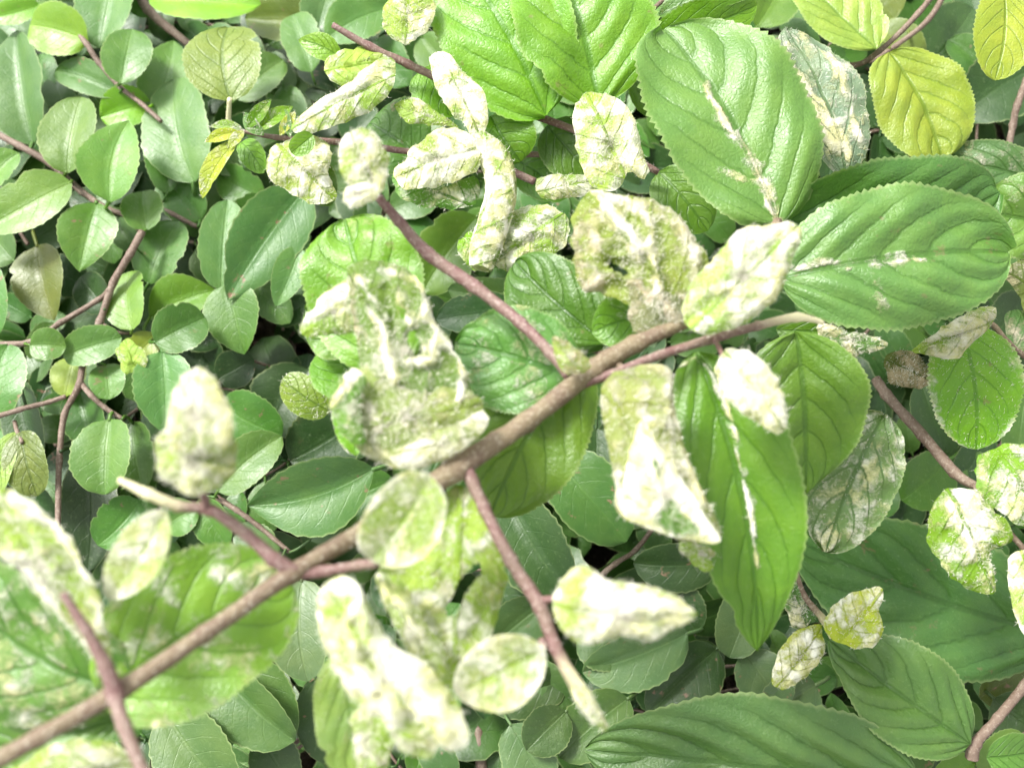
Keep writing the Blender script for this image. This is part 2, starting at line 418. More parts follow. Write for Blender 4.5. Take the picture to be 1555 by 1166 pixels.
def scroll(parent, spine, widths, h, tone='w', wool=.5, turns=1.25, depth=.7, crumple=.1, phase=-20, hairs=0, tan=0.0, label=None,
           nu=40, nv=26, ridges=None, name='leaf', woolramp=.5):
    """a leaf rolled up lengthwise: an open spiral section swept along the spine"""
    SEED[0] += 1; sd = SEED[0]; o3 = Vector((sd*1.3 % 41, sd*.71 % 37, sd % 11))
    pts = [Vector((x, y, hh if hh is not None else h)) for x, y, hh in [(p+(None,))[:3] for p in spine]]
    path = catmull(pts, 10); n = len(path); wf = []
    for i in range(n):
        f = i/10; k = min(int(f), len(widths)-2); t = f-k; t = t*t*(3-2*t)*.5+t*.5; wf.append(widths[k]+(widths[k+1]-widths[k])*t)
    V, UV, WL, F = [], [], [], []
    W = [P(*p) for p in path]
    for i in range(n):
        u = i/(n-1); d = (W[min(i+1, n-1)]-W[max(i-1, 0)]).normalized()
        sdv = d.cross(TOCAM).normalized(); up = sdv.cross(d)
        s = (R3i@(W[i]-CAM)).z*-K; R = wf[i]*.5*s
        for j in range(nv+1):
            v = j/nv; th = math.radians(phase)+2*math.pi*turns*v
            rr = R*(1-.22*v)
            q = Vector((math.cos(th)*1.1, math.sin(th)*1.1, u*len(spine)*1.1))+o3
            c = 1-2*abs(noise.noise(q*1.1)); c2 = 1-2*abs(noise.noise(q*2.7))
            rr *= 1+crumple*(c*.9+c2*.5-.4)
            V.append(W[i]+sdv*(math.cos(th)*rr)+up*(math.sin(th)*rr*depth)); UV.append((u, v))
            WL.append(max(0.0, wool+(c-.35)*woolramp+(.5 if v < .06 else 0)))
    m = nv+1
    for i in range(n-1):
        for j in range(nv): F.append((i*m+j, i*m+j+1, (i+1)*m+j+1, (i+1)*m+j))
    TA = [tan]*len(V)
    if ridges: V, WL, TA = do_ridges(V, WL, TA, ridges)
    o = build(name, V, F, M_WOOL, parent, UV, {'wool': WL, 'tan': TA}, TONES[tone] if isinstance(tone, str) else tone, origin=W[0])
    if label: o['label'] = label
    if hairs: fuzz(o, V, F, int(hairs*1.8), .0014, .00006, sd)
    return o

# ------------------------------------------------------------------ ground
def ground():
    V, F = [], []; n = 90; S = 1.1
    for i in range(n+1):
        for j in range(n+1):
            x = -S+2*S*i/n; y = -S+2*S*j/n+.2
            z = .012*noise.noise(Vector((x*9, y*9, 0)))+.006*noise.noise(Vector((x*40, y*40, 2)))
            V.append(Vector((x, y, z)))
    for i in range(n):
        for j in range(n): F.append((i*(n+1)+j, (i+1)*(n+1)+j, (i+1)*(n+1)+j+1, i*(n+1)+j+1))
    k = len(V); B = 60          # skirt out to the horizon
    ring = [0, n, (n+1)*(n+1)-1, n*(n+1)]
    V += [Vector((-B, -B, 0)), Vector((-B, B, 0)), Vector((B, B, 0)), Vector((B, -B, 0))]
    for a in range(4): F.append((k+a, k+(a+1) % 4, ring[(a+1) % 4], ring[a]))
    o = build('ground', V, F, soil_material(), None, origin=Vector()); o['kind'] = 'structure'
ground()

# ------------------------------------------------------------------ low ground-cover mass under everything (nobody could count it)
def in_gap(x, y, m=0):
    for gx, gy, rx, ry in ((420, 515, 44, 66), (360, 560, 40, 45), (1105, 1035, 45, 40), (890, 845, 20, 14), (1500, 212, 50, 28), (445, 800, 22, 18), (445, 1150, 45, 25), (960, 1095, 30, 22), (345, 600, 40, 18), (702, 892, 26, 34)):
        if ((x-gx)/(rx+m))**2+((y-gy)/(ry+m))**2 < 1: return True
    return False
def understorey():
    rnd = random.Random(5); V, F, UV = [], [], []
    for _ in range(2300):
        x, y = rnd.uniform(-260, 1815), rnd.uniform(-420, 1420)
        h = rnd.uniform(.018, .062)
        if in_gap(x, y, 15): continue
        a = rnd.uniform(0, 6.28); l = rnd.uniform(70, 125)
        B = P(x, y, h); T = P(x+l*math.cos(a), y+l*math.sin(a), h+rnd.uniform(-.008, .006))
        v, f, u, _w = leafgeo(B, T, (T-B).length*rnd.uniform(.6, .8), rnd.choice('oar'), nu=8, nv=2, roll=rnd.uniform(-30, 30), seed=rnd.randrange(9999))
        k = len(V); V += v; F += [tuple(i+k for i in g) for g in f]; UV += u
    o = build('ground_cover', V, F, M_SMALL, None, UV, {'wool': [0.0]*len(V), 'tan': [0.0]*len(V)}, TONES['G'], origin=Vector((0, 0, 0)))
    o['kind'] = 'stuff'; o['label'] = 'dark mass of small oval leaves low under the sprigs'; o['category'] = 'ground cover'
understorey()

def litter():
    rnd = random.Random(21); V, F, UV = [], [], []
    for _ in range(900):
        if rnd.random() < .45: gx, gy = rnd.choice(((418, 520), (1105, 1035), (1500, 212), (445, 1150))); x, y = rnd.gauss(gx, 50), rnd.gauss(gy, 50)
        else: x, y = rnd.uniform(-200, 1755), rnd.uniform(-300, 1350)
        h = rnd.uniform(.012, .03); a = rnd.uniform(0, 6.28); l = rnd.uniform(18, 70)
        B = P(x, y, h); T = P(x+l*math.cos(a), y+l*math.sin(a), h+rnd.uniform(-.006, .008))
        v, f, u, _w = leafgeo(B, T, (T-B).length*rnd.uniform(.1, .7), 'o', nu=8, nv=2, roll=rnd.uniform(-60, 60), fold=rnd.uniform(0, 60), wave=.2, seed=rnd.randrange(9999))
        k = len(V); V += v; F += [tuple(i+k for i in g) for g in f]; UV += u
    o = build('leaf_litter', V, F, M_TWIG, None, UV, {'wool': [0.0]*len(V)}, origin=Vector((0, 0, 0)))
    o['kind'] = 'stuff'; o['label'] = 'brown dead leaves and bits of twig on the soil in the dark hollows'; o['category'] = 'leaf litter'
litter()

# ------------------------------------------------------------------ shaded sprigs between the mass and the top layer
def hidden_sprigs():
    rnd = random.Random(11)
    spots = []
    for gx in range(-60, 1700, 145):
        for gy in range(-60, 1300, 145):
            x, y = gx+rnd.uniform(-45, 45), gy+rnd.uniform(-45, 45)
            if in_gap(x, y, 25): continue
            spots.append((x, y))
    free = list(LANDMARKS); used = {}
    for x, y in spots:
        lx, ly = min(max(x, 0), 1555), min(max(y, 0), 1166)
        (qx, qy), lab = min(LANDMARKS, key=lambda q: math.hypot(q[0][0]-lx, q[0][1]-ly))
        ang = math.atan2(qy-ly, lx-qx); side = ('right of', 'above', 'left of', 'below')[int(((ang+math.pi/4) % (2*math.pi))//(math.pi/2))]
        lb = 'shaded sprig %s %s' % (side, lab); used[lb] = used.get(lb, 0)+1
        if used[lb] > 1: lb = lb.replace('shaded sprig', ('shaded sprig', 'second shaded sprig', 'farther shaded sprig', 'farthest shaded sprig')[min(3, used[lb]-1)])
        h = rnd.uniform(.054, .074); a = rnd.uniform(0, 6.28); ln = rnd.uniform(190, 250)
        t = thing('leafy_sprig', lb, 'sprig',
                  P(x, y, h), 'shaded sprigs in the lower layer')
        pts = []; n = 6
        for i in range(n+1):
            f = i/n; pts.append((x+math.cos(a+.5*f)*ln*f, y+math.sin(a+.5*f)*ln*f, h+.006*math.sin(f*3)))
        shoot('stem', t, pts, (6, 3.5), M_TWIG, 6, nodes=False, seed=rnd.randrange(999))
        for i in range(1, n+1):
            for sgn in (-1, 1):
                px, py, hh = pts[i]; aa = a+.5*i/n+sgn*rnd.uniform(.7, 1.2); l = rnd.uniform(70, 104)*(1-.3*i/n)
                bx, by = px+math.cos(aa)*8, py+math.sin(aa)*8
                tx, ty = bx+math.cos(aa)*l, by+math.sin(aa)*l
                if in_gap((bx+tx)/2, (by+ty)/2, 12): continue
                leaf(t, bx, by, tx, ty, l*rnd.uniform(.62, .82), hh+.002, rnd.choice('gGGddg'), rnd.choice('oarr'), nu=12, nv=2,
                     pet_to=P(px, py, hh), roll=rnd.uniform(-22, 22), fold=rnd.uniform(10, 26), arch=rnd.uniform(.02, .1))
LANDMARKS = [((90, 50), 'the bright green leaf at the top left'), ((350, 95), 'the round olive leaf'), ((40, 130), 'the tall pointed leaf at the upper left edge'), ((50, 310), 'the broad light leaf at the left edge'),
 ((135, 355), 'the two-toned leaf under the left twig'), ((65, 440), 'the brownish yellow leaf'), ((270, 495), 'the spotted round leaf'), ((400, 370), 'the large grey leaf with a pointed tip'), ((250, 590), 'the half-pale leaf left of the woolly bud'),
 ((165, 690), 'the round dished leaf'), ((48, 700), 'the olive crinkled leaf'), ((300, 650), 'the woolly bud'), ((470, 740), 'the big slate-green leaf'), ((195, 835), 'the cream folded leaf'), ((300, 950), 'the broad leaf under the main branch'),
 ((300, 1130), 'the pale-edged leaf at the bottom left'), ((390, 1065), 'the pair of dark leaves at the bottom'), ((460, 960), 'the keeled leaf left of the hanging roll'), ((600, 1000), 'the long hanging woolly roll'), ((760, 1030), 'the cream oval leaf on the red shoot'),
 ((890, 1080), 'the cream bud tip at the bottom'), ((950, 920), 'the white pointed leaf'), ((890, 760), 'the grey leaf between branch and rolled leaf'), ((1115, 950), 'the round grey leaf by the long green tip'), ((1030, 1030), 'the dark hollow at the bottom'),
 ((1120, 1120), 'the ribbed leaf at the bottom edge'), ((1370, 1060), 'the folded dark leaf at the bottom right'), ((1210, 990), 'the yellow-green sprout'), ((1430, 900), 'the very large dark leaf'), ((1530, 1100), 'the orange-brown twig at the bottom right'),
 ((1450, 820), 'the round leaf with a white patch'), ((1400, 660), 'the straight brown twig at the right'), ((1470, 600), 'the vivid toothed leaf at the right'), ((1310, 730), 'the grey crinkled leaf'), ((1220, 640), 'the dark leaf behind the white oval'),
 ((1100, 750), 'the long green leaf with white midrib'), ((1370, 400), 'the ribbed whitish-green leaf'), ((1110, 200), 'the leaf with a tan scar'), ((1240, 150), 'the silvery leaf'), ((1385, 160), 'the round yellow-green leaf'), ((1515, 60), 'the yellow-green leaf in the top corner'),
 ((1480, 290), 'the scarred leaf at the right edge'), ((1270, 40), 'the yellow-green leaf at the top edge'), ((1080, 30), 'the curled toothed leaf at the top'), ((900, 60), 'the glossy leaf at the top centre'), ((730, 60), 'the glossy leaf left of the top centre'),
 ((620, 30), 'the woolly leaf at the top edge'), ((520, 150), 'the folded white-edged leaf'), ((450, 60), 'the rounded grey leaf at the top'), ((370, 220), 'the tiny sprout'), ((455, 260), 'the small whitened curled leaf'), ((550, 250), 'the cream woolly oval leaf at the shoot tip'),
 ((665, 250), 'the thick white roll'), ((745, 310), 'the tall cream roll'), ((805, 360), 'the curled white and green leaf'), ((920, 220), 'the cream cupped leaf'), ((960, 390), 'the brown crumpled leaf'), ((1120, 420), 'the pale leaf at the branch tip'),
 ((620, 560), 'the white-webbed crumpled leaf'), ((460, 600), 'the small olive cupped leaf'), ((500, 480), 'the white flap left of the crumpled leaf'), ((680, 450), 'the long red shoot'), ((800, 650), 'the middle of the main branch'), ((680, 900), 'the leaf with the dark hole'),
 ((80, 900), 'the white-edged roll at the left'), ((60, 1100), 'the foot of the main branch'), ((120, 570), 'the fork of the left twig'), ((230, 320), 'the small round leaf on the left twig'), ((270, 200), 'the large pale bluish leaf'), ((410, 500), 'the brown hollow'),
 ((180, 1160), 'the bottom left corner shoot'), ((840, 560), 'the dark bract on the main branch')]
hidden_sprigs()

# ------------------------------------------------------------------ named ground-cover sprigs: twig polylines (px,px) and looks
SPR = [
 ('twig crossing the upper left corner below a row of paired grey-green leaves', [(-30, 190), (30, 222), (75, 248), (125, 292), (165, 318), (190, 327), (214, 352)], 11, .104),
 ('slanting brown twig under the bright green leaf near the top left', [(110, 40), (132, 68), (150, 95), (182, 132), (215, 158), (245, 185)], 9, .104),
 ('dark bare twig behind the round olive leaf at the top', [(195, -30), (225, 15), (258, 45), (292, 72)], 15, .088),
 ('upright forking twig at the left edge that bends down past the olive crinkled leaf', [(216, 352), (198, 385), (172, 430), (152, 488), (128, 540), (120, 585), (98, 630), (90, 700), (88, 800)], 12, .108),
 ('twig entering from the left under two small round leaves', [(-30, 522), (45, 520), (92, 490), (150, 455), (165, 440)], 10, .107),
 ('thin pinkish twig entering from the left edge above the olive crinkled leaf', [(-30, 640), (30, 622), (75, 610), (100, 602)], 9, .110),
 ('short reddish twig ending at the round dished leaf', [(124, 583), (138, 600), (158, 618), (186, 636)], 9, .109),
 ('short twig behind the spotted round leaf', [(150, 488), (175, 503), (205, 508), (240, 512)], 6, .098),
 ('small twig below the dark rounded leaves left of the upper sprout', [(240, 310), (262, 325), (300, 345)], 9, .090),
 ('thin reddish twig behind the fork of the woolly bud shoot', [(330, 755), (360, 775), (392, 798), (440, 838)], 9, .098),
 ('thin orange-brown twig at the bottom edge left of centre', [(375, 1180), (410, 1150), (445, 1128), (500, 1100)], 9, .09),
 ('dark upright twig at the bottom centre under the woolly oval leaf', [(735, 1200), (728, 1130), (722, 1060), (700, 960)], 18, .06),
 ('thin dark twig behind the white pointed leaf', [(905, 880), (935, 855), (965, 835), (1000, 790)], 9, .092),
 ('twig hidden under the grey leaves at the top centre', [(640, -30), (600, 40), (560, 100)], 7, .08),
 ('dark twig in the top right corner beside the yellow-green leaves', [(1560, 120), (1545, 160), (1538, 190), (1527, 252)], 12, .12),
 ('twig between dark leaves at the top right', [(1440, -20), (1410, 30), (1360, 70), (1320, 95)], 9, .11),
 ('brown stalk in the gloom at the right behind the bright toothed leaf', [(1555, 640), (1500, 700), (1460, 780), (1400, 850)], 9, .09),
 ('twig under the dark leaves at the bottom right corner', [(1600, 1100), (1540, 1120), (1500, 1150), (1400, 1190)], 9, .10),
 ('thin dark twig in the hollow left of centre', [(330, 572), (365, 574), (400, 580), (440, 610)], 4, .07),
]
BG = [
 # bx,by,tx,ty,w,layer,tone,shape,(roll)
 (60,8,-15,28,40,3,'b','o'), (85,0,-12,-8,30,2,'s','o'), (132,62,44,38,80,4,'b','r',-4), (175,-45,150,72,92,2,'s','o',6), (183,126,200,43,74,5,'g','o',8),
 (47,219,22,43,98,2,'v','a',-8), (180,142,82,106,54,3,'s','o',6), (100,262,122,146,90,5,'l','o',-6), (230,158,152,178,66,2,'b','o'), (166,306,194,182,92,6,'l','a',4),
 (234,165,263,60,74,2,'s','a'), (292,275,262,118,110,3,'v','o',-8), (225,-8,395,5,88,4,'b','o',-16), (482,30,372,28,80,1,'o','o'), (472,108,442,22,62,3,'s','r',-5),
 (-20,285,28,232,58,4,'l','o'), (107,276,-36,352,88,5,'l','a',8), (147,306,120,412,88,4,'l','e',-8), (222,350,215,290,62,4,'g','r'), (305,335,246,268,70,1,'g','o'),
 (225,430,270,335,84,2,'g','o'), (335,440,345,302,72,3,'v','o',8), (462,288,346,456,106,4,'v','a',-10), (255,292,232,198,56,2,'g','o'), (215,380,178,332,44,1,'v','o'),
 (55,372,80,486,88,2,'o','a'), (-25,395,-8,512,52,4,'g','o'), (200,500,197,411,68,4,'l','r',-10), (225,482,328,440,78,2,'m','e'), (235,520,312,482,78,5,'g','r',-4),
 (345,430,370,538,90,3,'g','a',6), (95,540,184,512,60,5,'s','r'), (45,524,100,526,50,6,'l','r'), (-12,635,12,522,98,5,'g','o',8), (112,542,98,602,60,3,'w','o'),
 (160,553,166,606,54,4,'s','r'), (246,533,250,658,90,5,'v','a',-6), (120,590,145,680,66,2,'g','o'), (165,636,158,750,94,5,'s','r',4), (200,640,215,745,76,2,'g','o'),
 (240,510,190,560,52,3,'y','o'), (30,580,60,695,66,1,'d','o'), (212,760,148,828,78,3,'g','o'), (130,690,130,870,84,1,'k','o'), (190,740,255,690,60,1,'g','o'),
 (335,612,428,660,92,3,'g','o',8), (330,745,427,662,74,4,'s','o',-8), (568,712,374,768,118,5,'v','e',-6), (300,760,345,830,60,2,'g','o'), (250,800,300,770,60,2,'s','o'),
 (600,730,470,800,90,2,'g','o'), (330,575,385,545,60,0,'k','o'), (345,640,400,600,40,0,'d','o'), (380,420,440,490,56,2,'v','o'), (455,375,418,465,52,4,'v','a'),
 (470,455,415,490,44,1,'d','o'), (400,300,340,350,50,1,'g','o'), (250,1078,352,1205,118,5,'g','o',-8), (325,1010,446,1126,104,5,'g','o',10), (375,1000,440,1125,90,4,'g','o'),
 (458,880,466,1034,100,5,'s','o',0), (480,1030,500,1160,70,2,'d','o'), (395,1120,440,1200,80,2,'d','o'), (770,755,862,905,118,3,'d','o',10), (838,690,952,822,112,4,'s','o',-8),
 (905,650,900,760,80,3,'d','o'), (1092,852,962,856,80,2,'d','o'), (1140,890,1108,998,76,4,'s','r',6), (1045,962,885,1022,92,3,'s','o',-6), (1090,985,985,1085,100,1,'d','o'),
 (830,915,745,985,84,2,'g','o'), (860,1030,740,1068,76,2,'d','o'), (775,1100,830,1200,84,3,'s','o'), (955,1060,850,1150,92,3,'g','o'), (860,1080,800,1140,76,4,'d','o'),
 (745,880,800,960,70,1,'d','o'), (590,12,495,58,76,3,'s','o'), (505,-30,480,60,70,2,'v','o'), (640,55,700,120,60,1,'s','o'), (725,328,640,445,100,3,'m','o',6),
 (700,330,790,400,80,2,'m','o'), (785,470,662,484,66,4,'d','o',12), (790,440,680,440,50,3,'v','o'), (1000,-10,960,48,56,2,'s','o'), (950,20,1010,90,60,1,'d','o'),
 (1330,40,1400,95,70,3,'o','o'), (1400,110,1480,10,96,2,'d','o'), (1580,100,1458,178,110,3,'d','o',8), (1150,40,1190,-30,80,3,'m','o'), (1500,120,1440,60,60,2,'g','o'),
 (1360,30,1300,-20,80,2,'o','o'), (1400,580,1440,690,80,3,'d','o'), (1440,700,1370,760,90,3,'g','o'), (1500,660,1450,735,60,2,'d','o'), (1560,590,1545,710,60,3,'s','o'),
 (1460,690,1510,760,60,2,'s','o'), (1240,880,1190,800,60,2,'d','o'), (1320,900,1230,850,70,2,'d','o'), (1510,1060,1580,1120,90,3,'d','o'), (1560,1120,1490,1180,80,5,'l','r'),
 (1400,1080,1340,1180,84,1,'g','o'), (1480,1160,1420,1180,60,5,'m','r'), (1240,1040,1150,1100,100,2,'v','o'), (1130,990,1190,1080,86,3,'v','o'), (1400,250,1480,330,110,2,'v','o'),
 (1580,1000,1490,1060,90,2,'o','o'), (20,740,85,790,70,1,'d','o'), (880,950,960,985,100,2,'g','o'), (1010,890,1060,960,80,1,'d','o'), (570,60,620,130,70,1,'g','o'),
 (380,215,445,160,60,1,'g','o'), (360,150,430,90,70,2,'s','o'), (290,215,370,260,64,1,'g','o'), (400,300,330,260,60,1,'g','o'), (430,130,455,210,50,1,'g','o'),
 (160,470,120,420,60,1,'d','o'), (20,395,-10,360,60,1,'v','o'), (60,400,140,440,60,0,'d','o'), (270,470,340,520,70,1,'d','o'), (280,510,335,570,70,0,'d','o'),
 (540,640,440,700,110,1,'k','o'), (470,560,400,660,110,0,'k','o'), (420,850,360,800,60,2,'g','o'), (470,820,520,760,60,3,'s','o'), (250,-20,200,20,60,1,'g','o'),
 (800,1010,870,1070,70,2,'g','o'), (20,1180,60,1090,80,1,'k','o'), (690,1180,640,1100,60,1,'g','o'), (1555,450,1500,520,70,2,'d','o'), (410,140,345,110,50,1,'s','o'),
]
things = []
for lab, tw, w, h in SPR:
    t = thing('ground_cover_sprig', lab, 'sprig', P(tw[0][0], tw[0][1], h), 'sprigs of the small-leaved ground cover')
    shoot('stem', t, [(x, y, h+.002*math.sin(i*1.7)) for i, (x, y) in enumerate(tw)], (w, w*.75), M_TWIG, 8, hairs=120, seed=len(things)+3, hl=.0006)
    things.append((t, tw, h))
def nearest(tw, x, y):
    best = (1e9, 0, 0)
    for i in range(len(tw)-1):
        ax, ay = tw[i]; bx, by = tw[i+1]; dx, dy = bx-ax, by-ay; l = dx*dx+dy*dy
        t = max(0, min(1, ((x-ax)*dx+(y-ay)*dy)/l)); qx, qy = ax+dx*t, ay+dy*t
        d = math.hypot(x-qx, y-qy)
        if d < best[0]: best = (d, qx, qy)
    return best
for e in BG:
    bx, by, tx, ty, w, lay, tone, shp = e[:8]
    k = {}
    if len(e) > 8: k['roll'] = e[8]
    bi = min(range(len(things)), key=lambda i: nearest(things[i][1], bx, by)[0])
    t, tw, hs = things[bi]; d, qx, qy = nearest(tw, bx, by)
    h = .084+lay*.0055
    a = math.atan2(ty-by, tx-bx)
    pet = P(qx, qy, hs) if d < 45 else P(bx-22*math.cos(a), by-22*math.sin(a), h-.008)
    if by > 800 and bx > 240: tone = {'g': (.055, .118, .028), 's': (.078, .145, .05), 'v': (.09, .155, .06), 'd': (.034, .075, .018)}.get(tone, tone)  # foreground branch's shade put into the colour: duller greens for the lower leaves
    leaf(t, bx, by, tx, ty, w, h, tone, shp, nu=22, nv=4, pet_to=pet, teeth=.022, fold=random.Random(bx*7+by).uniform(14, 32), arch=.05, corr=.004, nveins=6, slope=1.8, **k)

BIG = dict(mat=M_BIG, nu=60, nv=11, teeth=.018, corr=.03, nveins=5, wave=.08)
# ------------------------------------------------------------------ olive round leaf on the pale stalk (top left)
t = thing('ground_cover_sprig', 'pale yellowish stalk bearing the rounded olive leaf above the small sprout', 'sprig', P(347, 200, .11))
shoot('stem', t, [(352, 215, .108), (347, 190, .112), (349, 150, .124)], (9, 7), M_STEM, 8, tipwool=.9)
leaf(t, 349, 150, 345, 38, 116, .124, (.13, .20, .022), 'r', mat=M_BIG, nu=30, nv=7, fold=8, roll=4, corr=.01, teeth=.02)
t = thing('ground_cover_sprig', 'crinkled olive leaf pair at the left edge beside the upright twig', 'sprig', P(25, 650, .11))
shoot('stem', t, [(22, 640, .108), (26, 655, .11), (34, 672, .114)], (7, 6), M_TWIG, 7)
leaf(t, 30, 655, 55, 753, 70, .113, 'o', 'r', mat=M_BIG, nu=26, nv=6, corr=.05, crumple=.02, label='round olive crinkled leaf')
leaf(t, 20, 655, -10, 760, 40, .112, 'w', 'o', mat=M_BIG, nu=22, nv=5, corr=.04)
t = thing('ground_cover_sprig', 'tiny curled yellow-green leaf tuft between small round leaves at the left', 'sprig', P(200, 540, .112))
patch(t, [(180, 530), (190, 515), (205, 520), (222, 535), (225, 552), (208, 568), (190, 566), (180, 550)], .114, 'w', wool=.12, bulge=.003, crumple=.0012, seg=36, rings=8)

# ------------------------------------------------------------------ large dark leaves, bottom right
t = thing('shrub_branch', 'orange-brown twig at the bottom right with three broad dark green ribbed leaves', 'branch', P(1480, 1132, .14))
shoot('stem', t, [(1600, 990, .13), (1555, 1042, .135), (1515, 1090, .14), (1482, 1128, .142), (1476, 1150, .14)], (17, 15, 14, 17, 22), M_TWIG, 10, hairs=250)
leaf(t, 1476, 1130, 1262, 972, 152, .146, (.068, .155, .032), 'n', h2=.15, roll=10, fold=24, arch=.06, side=-.02, corr=.06, big=True)
leaf(t, 1400, 1190, 888, 1143, 232, .15, (.072, .160, .038), 'n', h2=.14, roll=-4, fold=13, arch=.05, side=.02, corr=.075, big=True)
leaf(t, 1500, 1150, 1570, 1140, 70, .14, 'l', 'o', mat=M_BIG, nu=24, nv=5)
t = thing('shrub_branch', 'very large dark green pointed leaf lying behind the curled yellow sprout at the right', 'branch', P(1620, 965, .12))
shoot('stem', t, [(1720, 1010, .115), (1660, 985, .12), (1615, 966, .124)], (16, 12), M_TWIG, 8)
leaf(t, 1620, 966, 1196, 812, 216, .128, (.058, .142, .028), 'n', h2=.125, roll=6, fold=20, arch=.05, corr=.05, big=True)

# ------------------------------------------------------------------ curled yellow sprout
t = thing('sprout', 'small yellow-green sprout of three tiny curled leaves hanging before the dark broad leaves', 'sprout', P(1250, 950, .165))
shoot('stem', t, [(1207, 860, .18), (1222, 905, .172), (1250, 940, .168), (1262, 968, .165)], (7, 8, 12, 6), M_STEM, 8, hairs=80, tipwool=.5)
patch(t, [(1250, 948), (1268, 915), (1300, 898), (1338, 892), (1336, 925), (1340, 960), (1325, 982), (1290, 980), (1262, 968)], .172, 'Y', wool=.30, bulge=.004, crumple=.0006, hairs=200, seg=44, rings=9, label='right-hand yellow-green leaf of the sprout')
patch(t, [(1248, 950), (1252, 985), (1240, 1010), (1215, 1035), (1190, 1045), (1170, 1038), (1178, 1000), (1200, 965), (1225, 952)], .17, 'Y', wool=.42, bulge=.004, crumple=.0006, hairs=200, seg=44, rings=9, label='lower drooping leaf of the sprout')
patch(t, [(1205, 880), (1225, 905), (1246, 932), (1232, 945), (1208, 955), (1192, 930), (1190, 905)], .168, 'v', wool=.45, bulge=.003, crumple=.0008, hairs=150, seg=36, rings=8, tan=.25)

# ------------------------------------------------------------------ upper right yellow-green leaves
t = thing('shrub_branch', 'dark twig at the top right bearing two broad yellow-green leaves', 'branch', P(1345, 75, .15))
shoot('stem', t, [(1130, 75, .14), (1200, 85, .142), (1290, 100, .145), (1335, 78, .15), (1395, 20, .148), (1440, -40, .14)], (9, 8), M_TWIG, 8, hairs=150)
leaf(t, 1352, 78, 1432, 242, 152, .158, (.22, .31, .03), 'r', h2=.152, roll=-6, fold=13, arch=.05, big=True)
leaf(t, 1332, 72, 1212, -42, 118, .156, (.20, .30, .04), 'o', h2=.15, roll=14, fold=12, arch=.05, big=True)
t = thing('shrub_branch', 'bright yellow-green toothed leaf hanging in from the top right corner', 'branch', P(1530, -20, .17))
shoot('stem', t, [(1600, -60, .165), (1560, -40, .17), (1528, -14, .174)], (10, 8), M_TWIG, 8)
leaf(t, 1526, -14, 1512, 121, 98, .176, 'Y', 'o', h2=.172, roll=0, fold=10, teeth=.03, mat=M_BIG, nu=36, nv=6, corr=.015, arch=.03)
t = thing('shrub_branch', 'green leaf pair cut off by the right edge above the brown woolly leaf rim', 'branch', P(1600, 330, .165))
shoot('stem', t, [(1680, 380, .16), (1630, 350, .165), (1590, 330, .168)], (10, 8), M_TWIG, 8)
leaf(t, 1600, 290, 1410, 250, 92, .15, 'v', 'o', h2=.148, roll=8, wool=.28, tan=.5, big=True)
leaf(t, 1620, 345, 1480, 320, 130, .158, 'l', 'o', h2=.155, roll=-8, wool=.12, big=True)
patch(t, [(1520, 410), (1560, 395), (1600, 420), (1600, 470), (1560, 480), (1545, 450)], .155, 'o', wool=.3, tan=.6, bulge=.003, seg=36, rings=8)
patch(t, [(1525, 478), (1548, 470), (1590, 480), (1590, 560), (1550, 545), (1528, 510)], .15, 'v', wool=.3, tan=.7, bulge=.003, seg=36, rings=8)

# ------------------------------------------------------------------ top centre bright leaves
t = thing('shrub_branch', 'brown twig across the top centre under large glossy bright green leaves', 'branch', P(620, 98, .17))
shoot('stem', t, [(505, 38, .176), (560, 70, .172), (620, 98, .168), (690, 130, .166), (760, 160, .164), (830, 182, .162), (905, 212, .16), (1000, 262, .158)], (9, 12, 12, 12, 12, 11, 11, 10), M_RED, 10, hairs=900, seed=4)
leaf(t, 828, 172, 690, -70, 205, .172, 'b', 'o', h2=.178, roll=-6, fold=10, arch=.08, side=.03, wool=.0, big=True)
leaf(t, 910, 158, 840, -70, 225, .176, 'b', 'o', h2=.182, roll=8, fold=12, arch=.08, side=.02, big=True)
leaf(t, 745, 175, 790, 245, 105, .163, 'B', 'r', h2=.16, roll=4, mat=M_BIG, nu=30, nv=6, corr=.02)
leaf(t, 985, 175, 1000, 55, 90, .158, 'm', 'o', h2=.158, mat=M_BIG, nu=30, nv=6, corr=.02)
leaf(t, 830, 190, 900, 270, 90, .155, 'm', 'o', h2=.152, mat=M_BIG, nu=30, nv=6, corr=.02)
leaf(t, 640, 105, 690, 175, 90, .158, 'B', 'o', h2=.155, mat=M_BIG, nu=30, nv=6, corr=.02)
leaf(t, 1000, 260, 1075, 350, 90, .15, 'm', 'o', h2=.148, mat=M_BIG, nu=30, nv=6, corr=.02)
patch(t, [(582, 20), (590, -6), (620, -18), (655, -10), (662, 20), (648, 45), (622, 68), (605, 66), (588, 50)], .182, 'w', wool=.62, bulge=.006, crumple=.001, hairs=500, seg=48, rings=10, axis=((615, 68), (622, -15)), label='cream woolly leaf at the top edge')
patch(t, [(655, 85), (668, 78), (685, 85), (702, 108), (735, 140), (740, 170), (738, 200), (722, 212), (705, 190), (680, 165), (660, 130)], .184, 'w', wool=.72, bulge=.006, crumple=.0009, hairs=600, seg=50, rings=10, label='white woolly pointed leaf')
patch(t, [(870, 175), (885, 145), (915, 140), (945, 158), (965, 185), (972, 225), (985, 262), (975, 275), (955, 262), (940, 285), (905, 288), (885, 262), (876, 220)], .185, 'w', wool=.55, bulge=.007, crumple=.0013, tan=.12, hairs=900, seg=56, rings=12, ridges=[([(958, 180), (965, 225), (982, 265)], 9, .0012, .5, 0), ([(925, 160), (932, 210), (925, 250)], 12, -.0015, -.15, 0)], label='cream woolly cupped leaf below the glossy leaves')

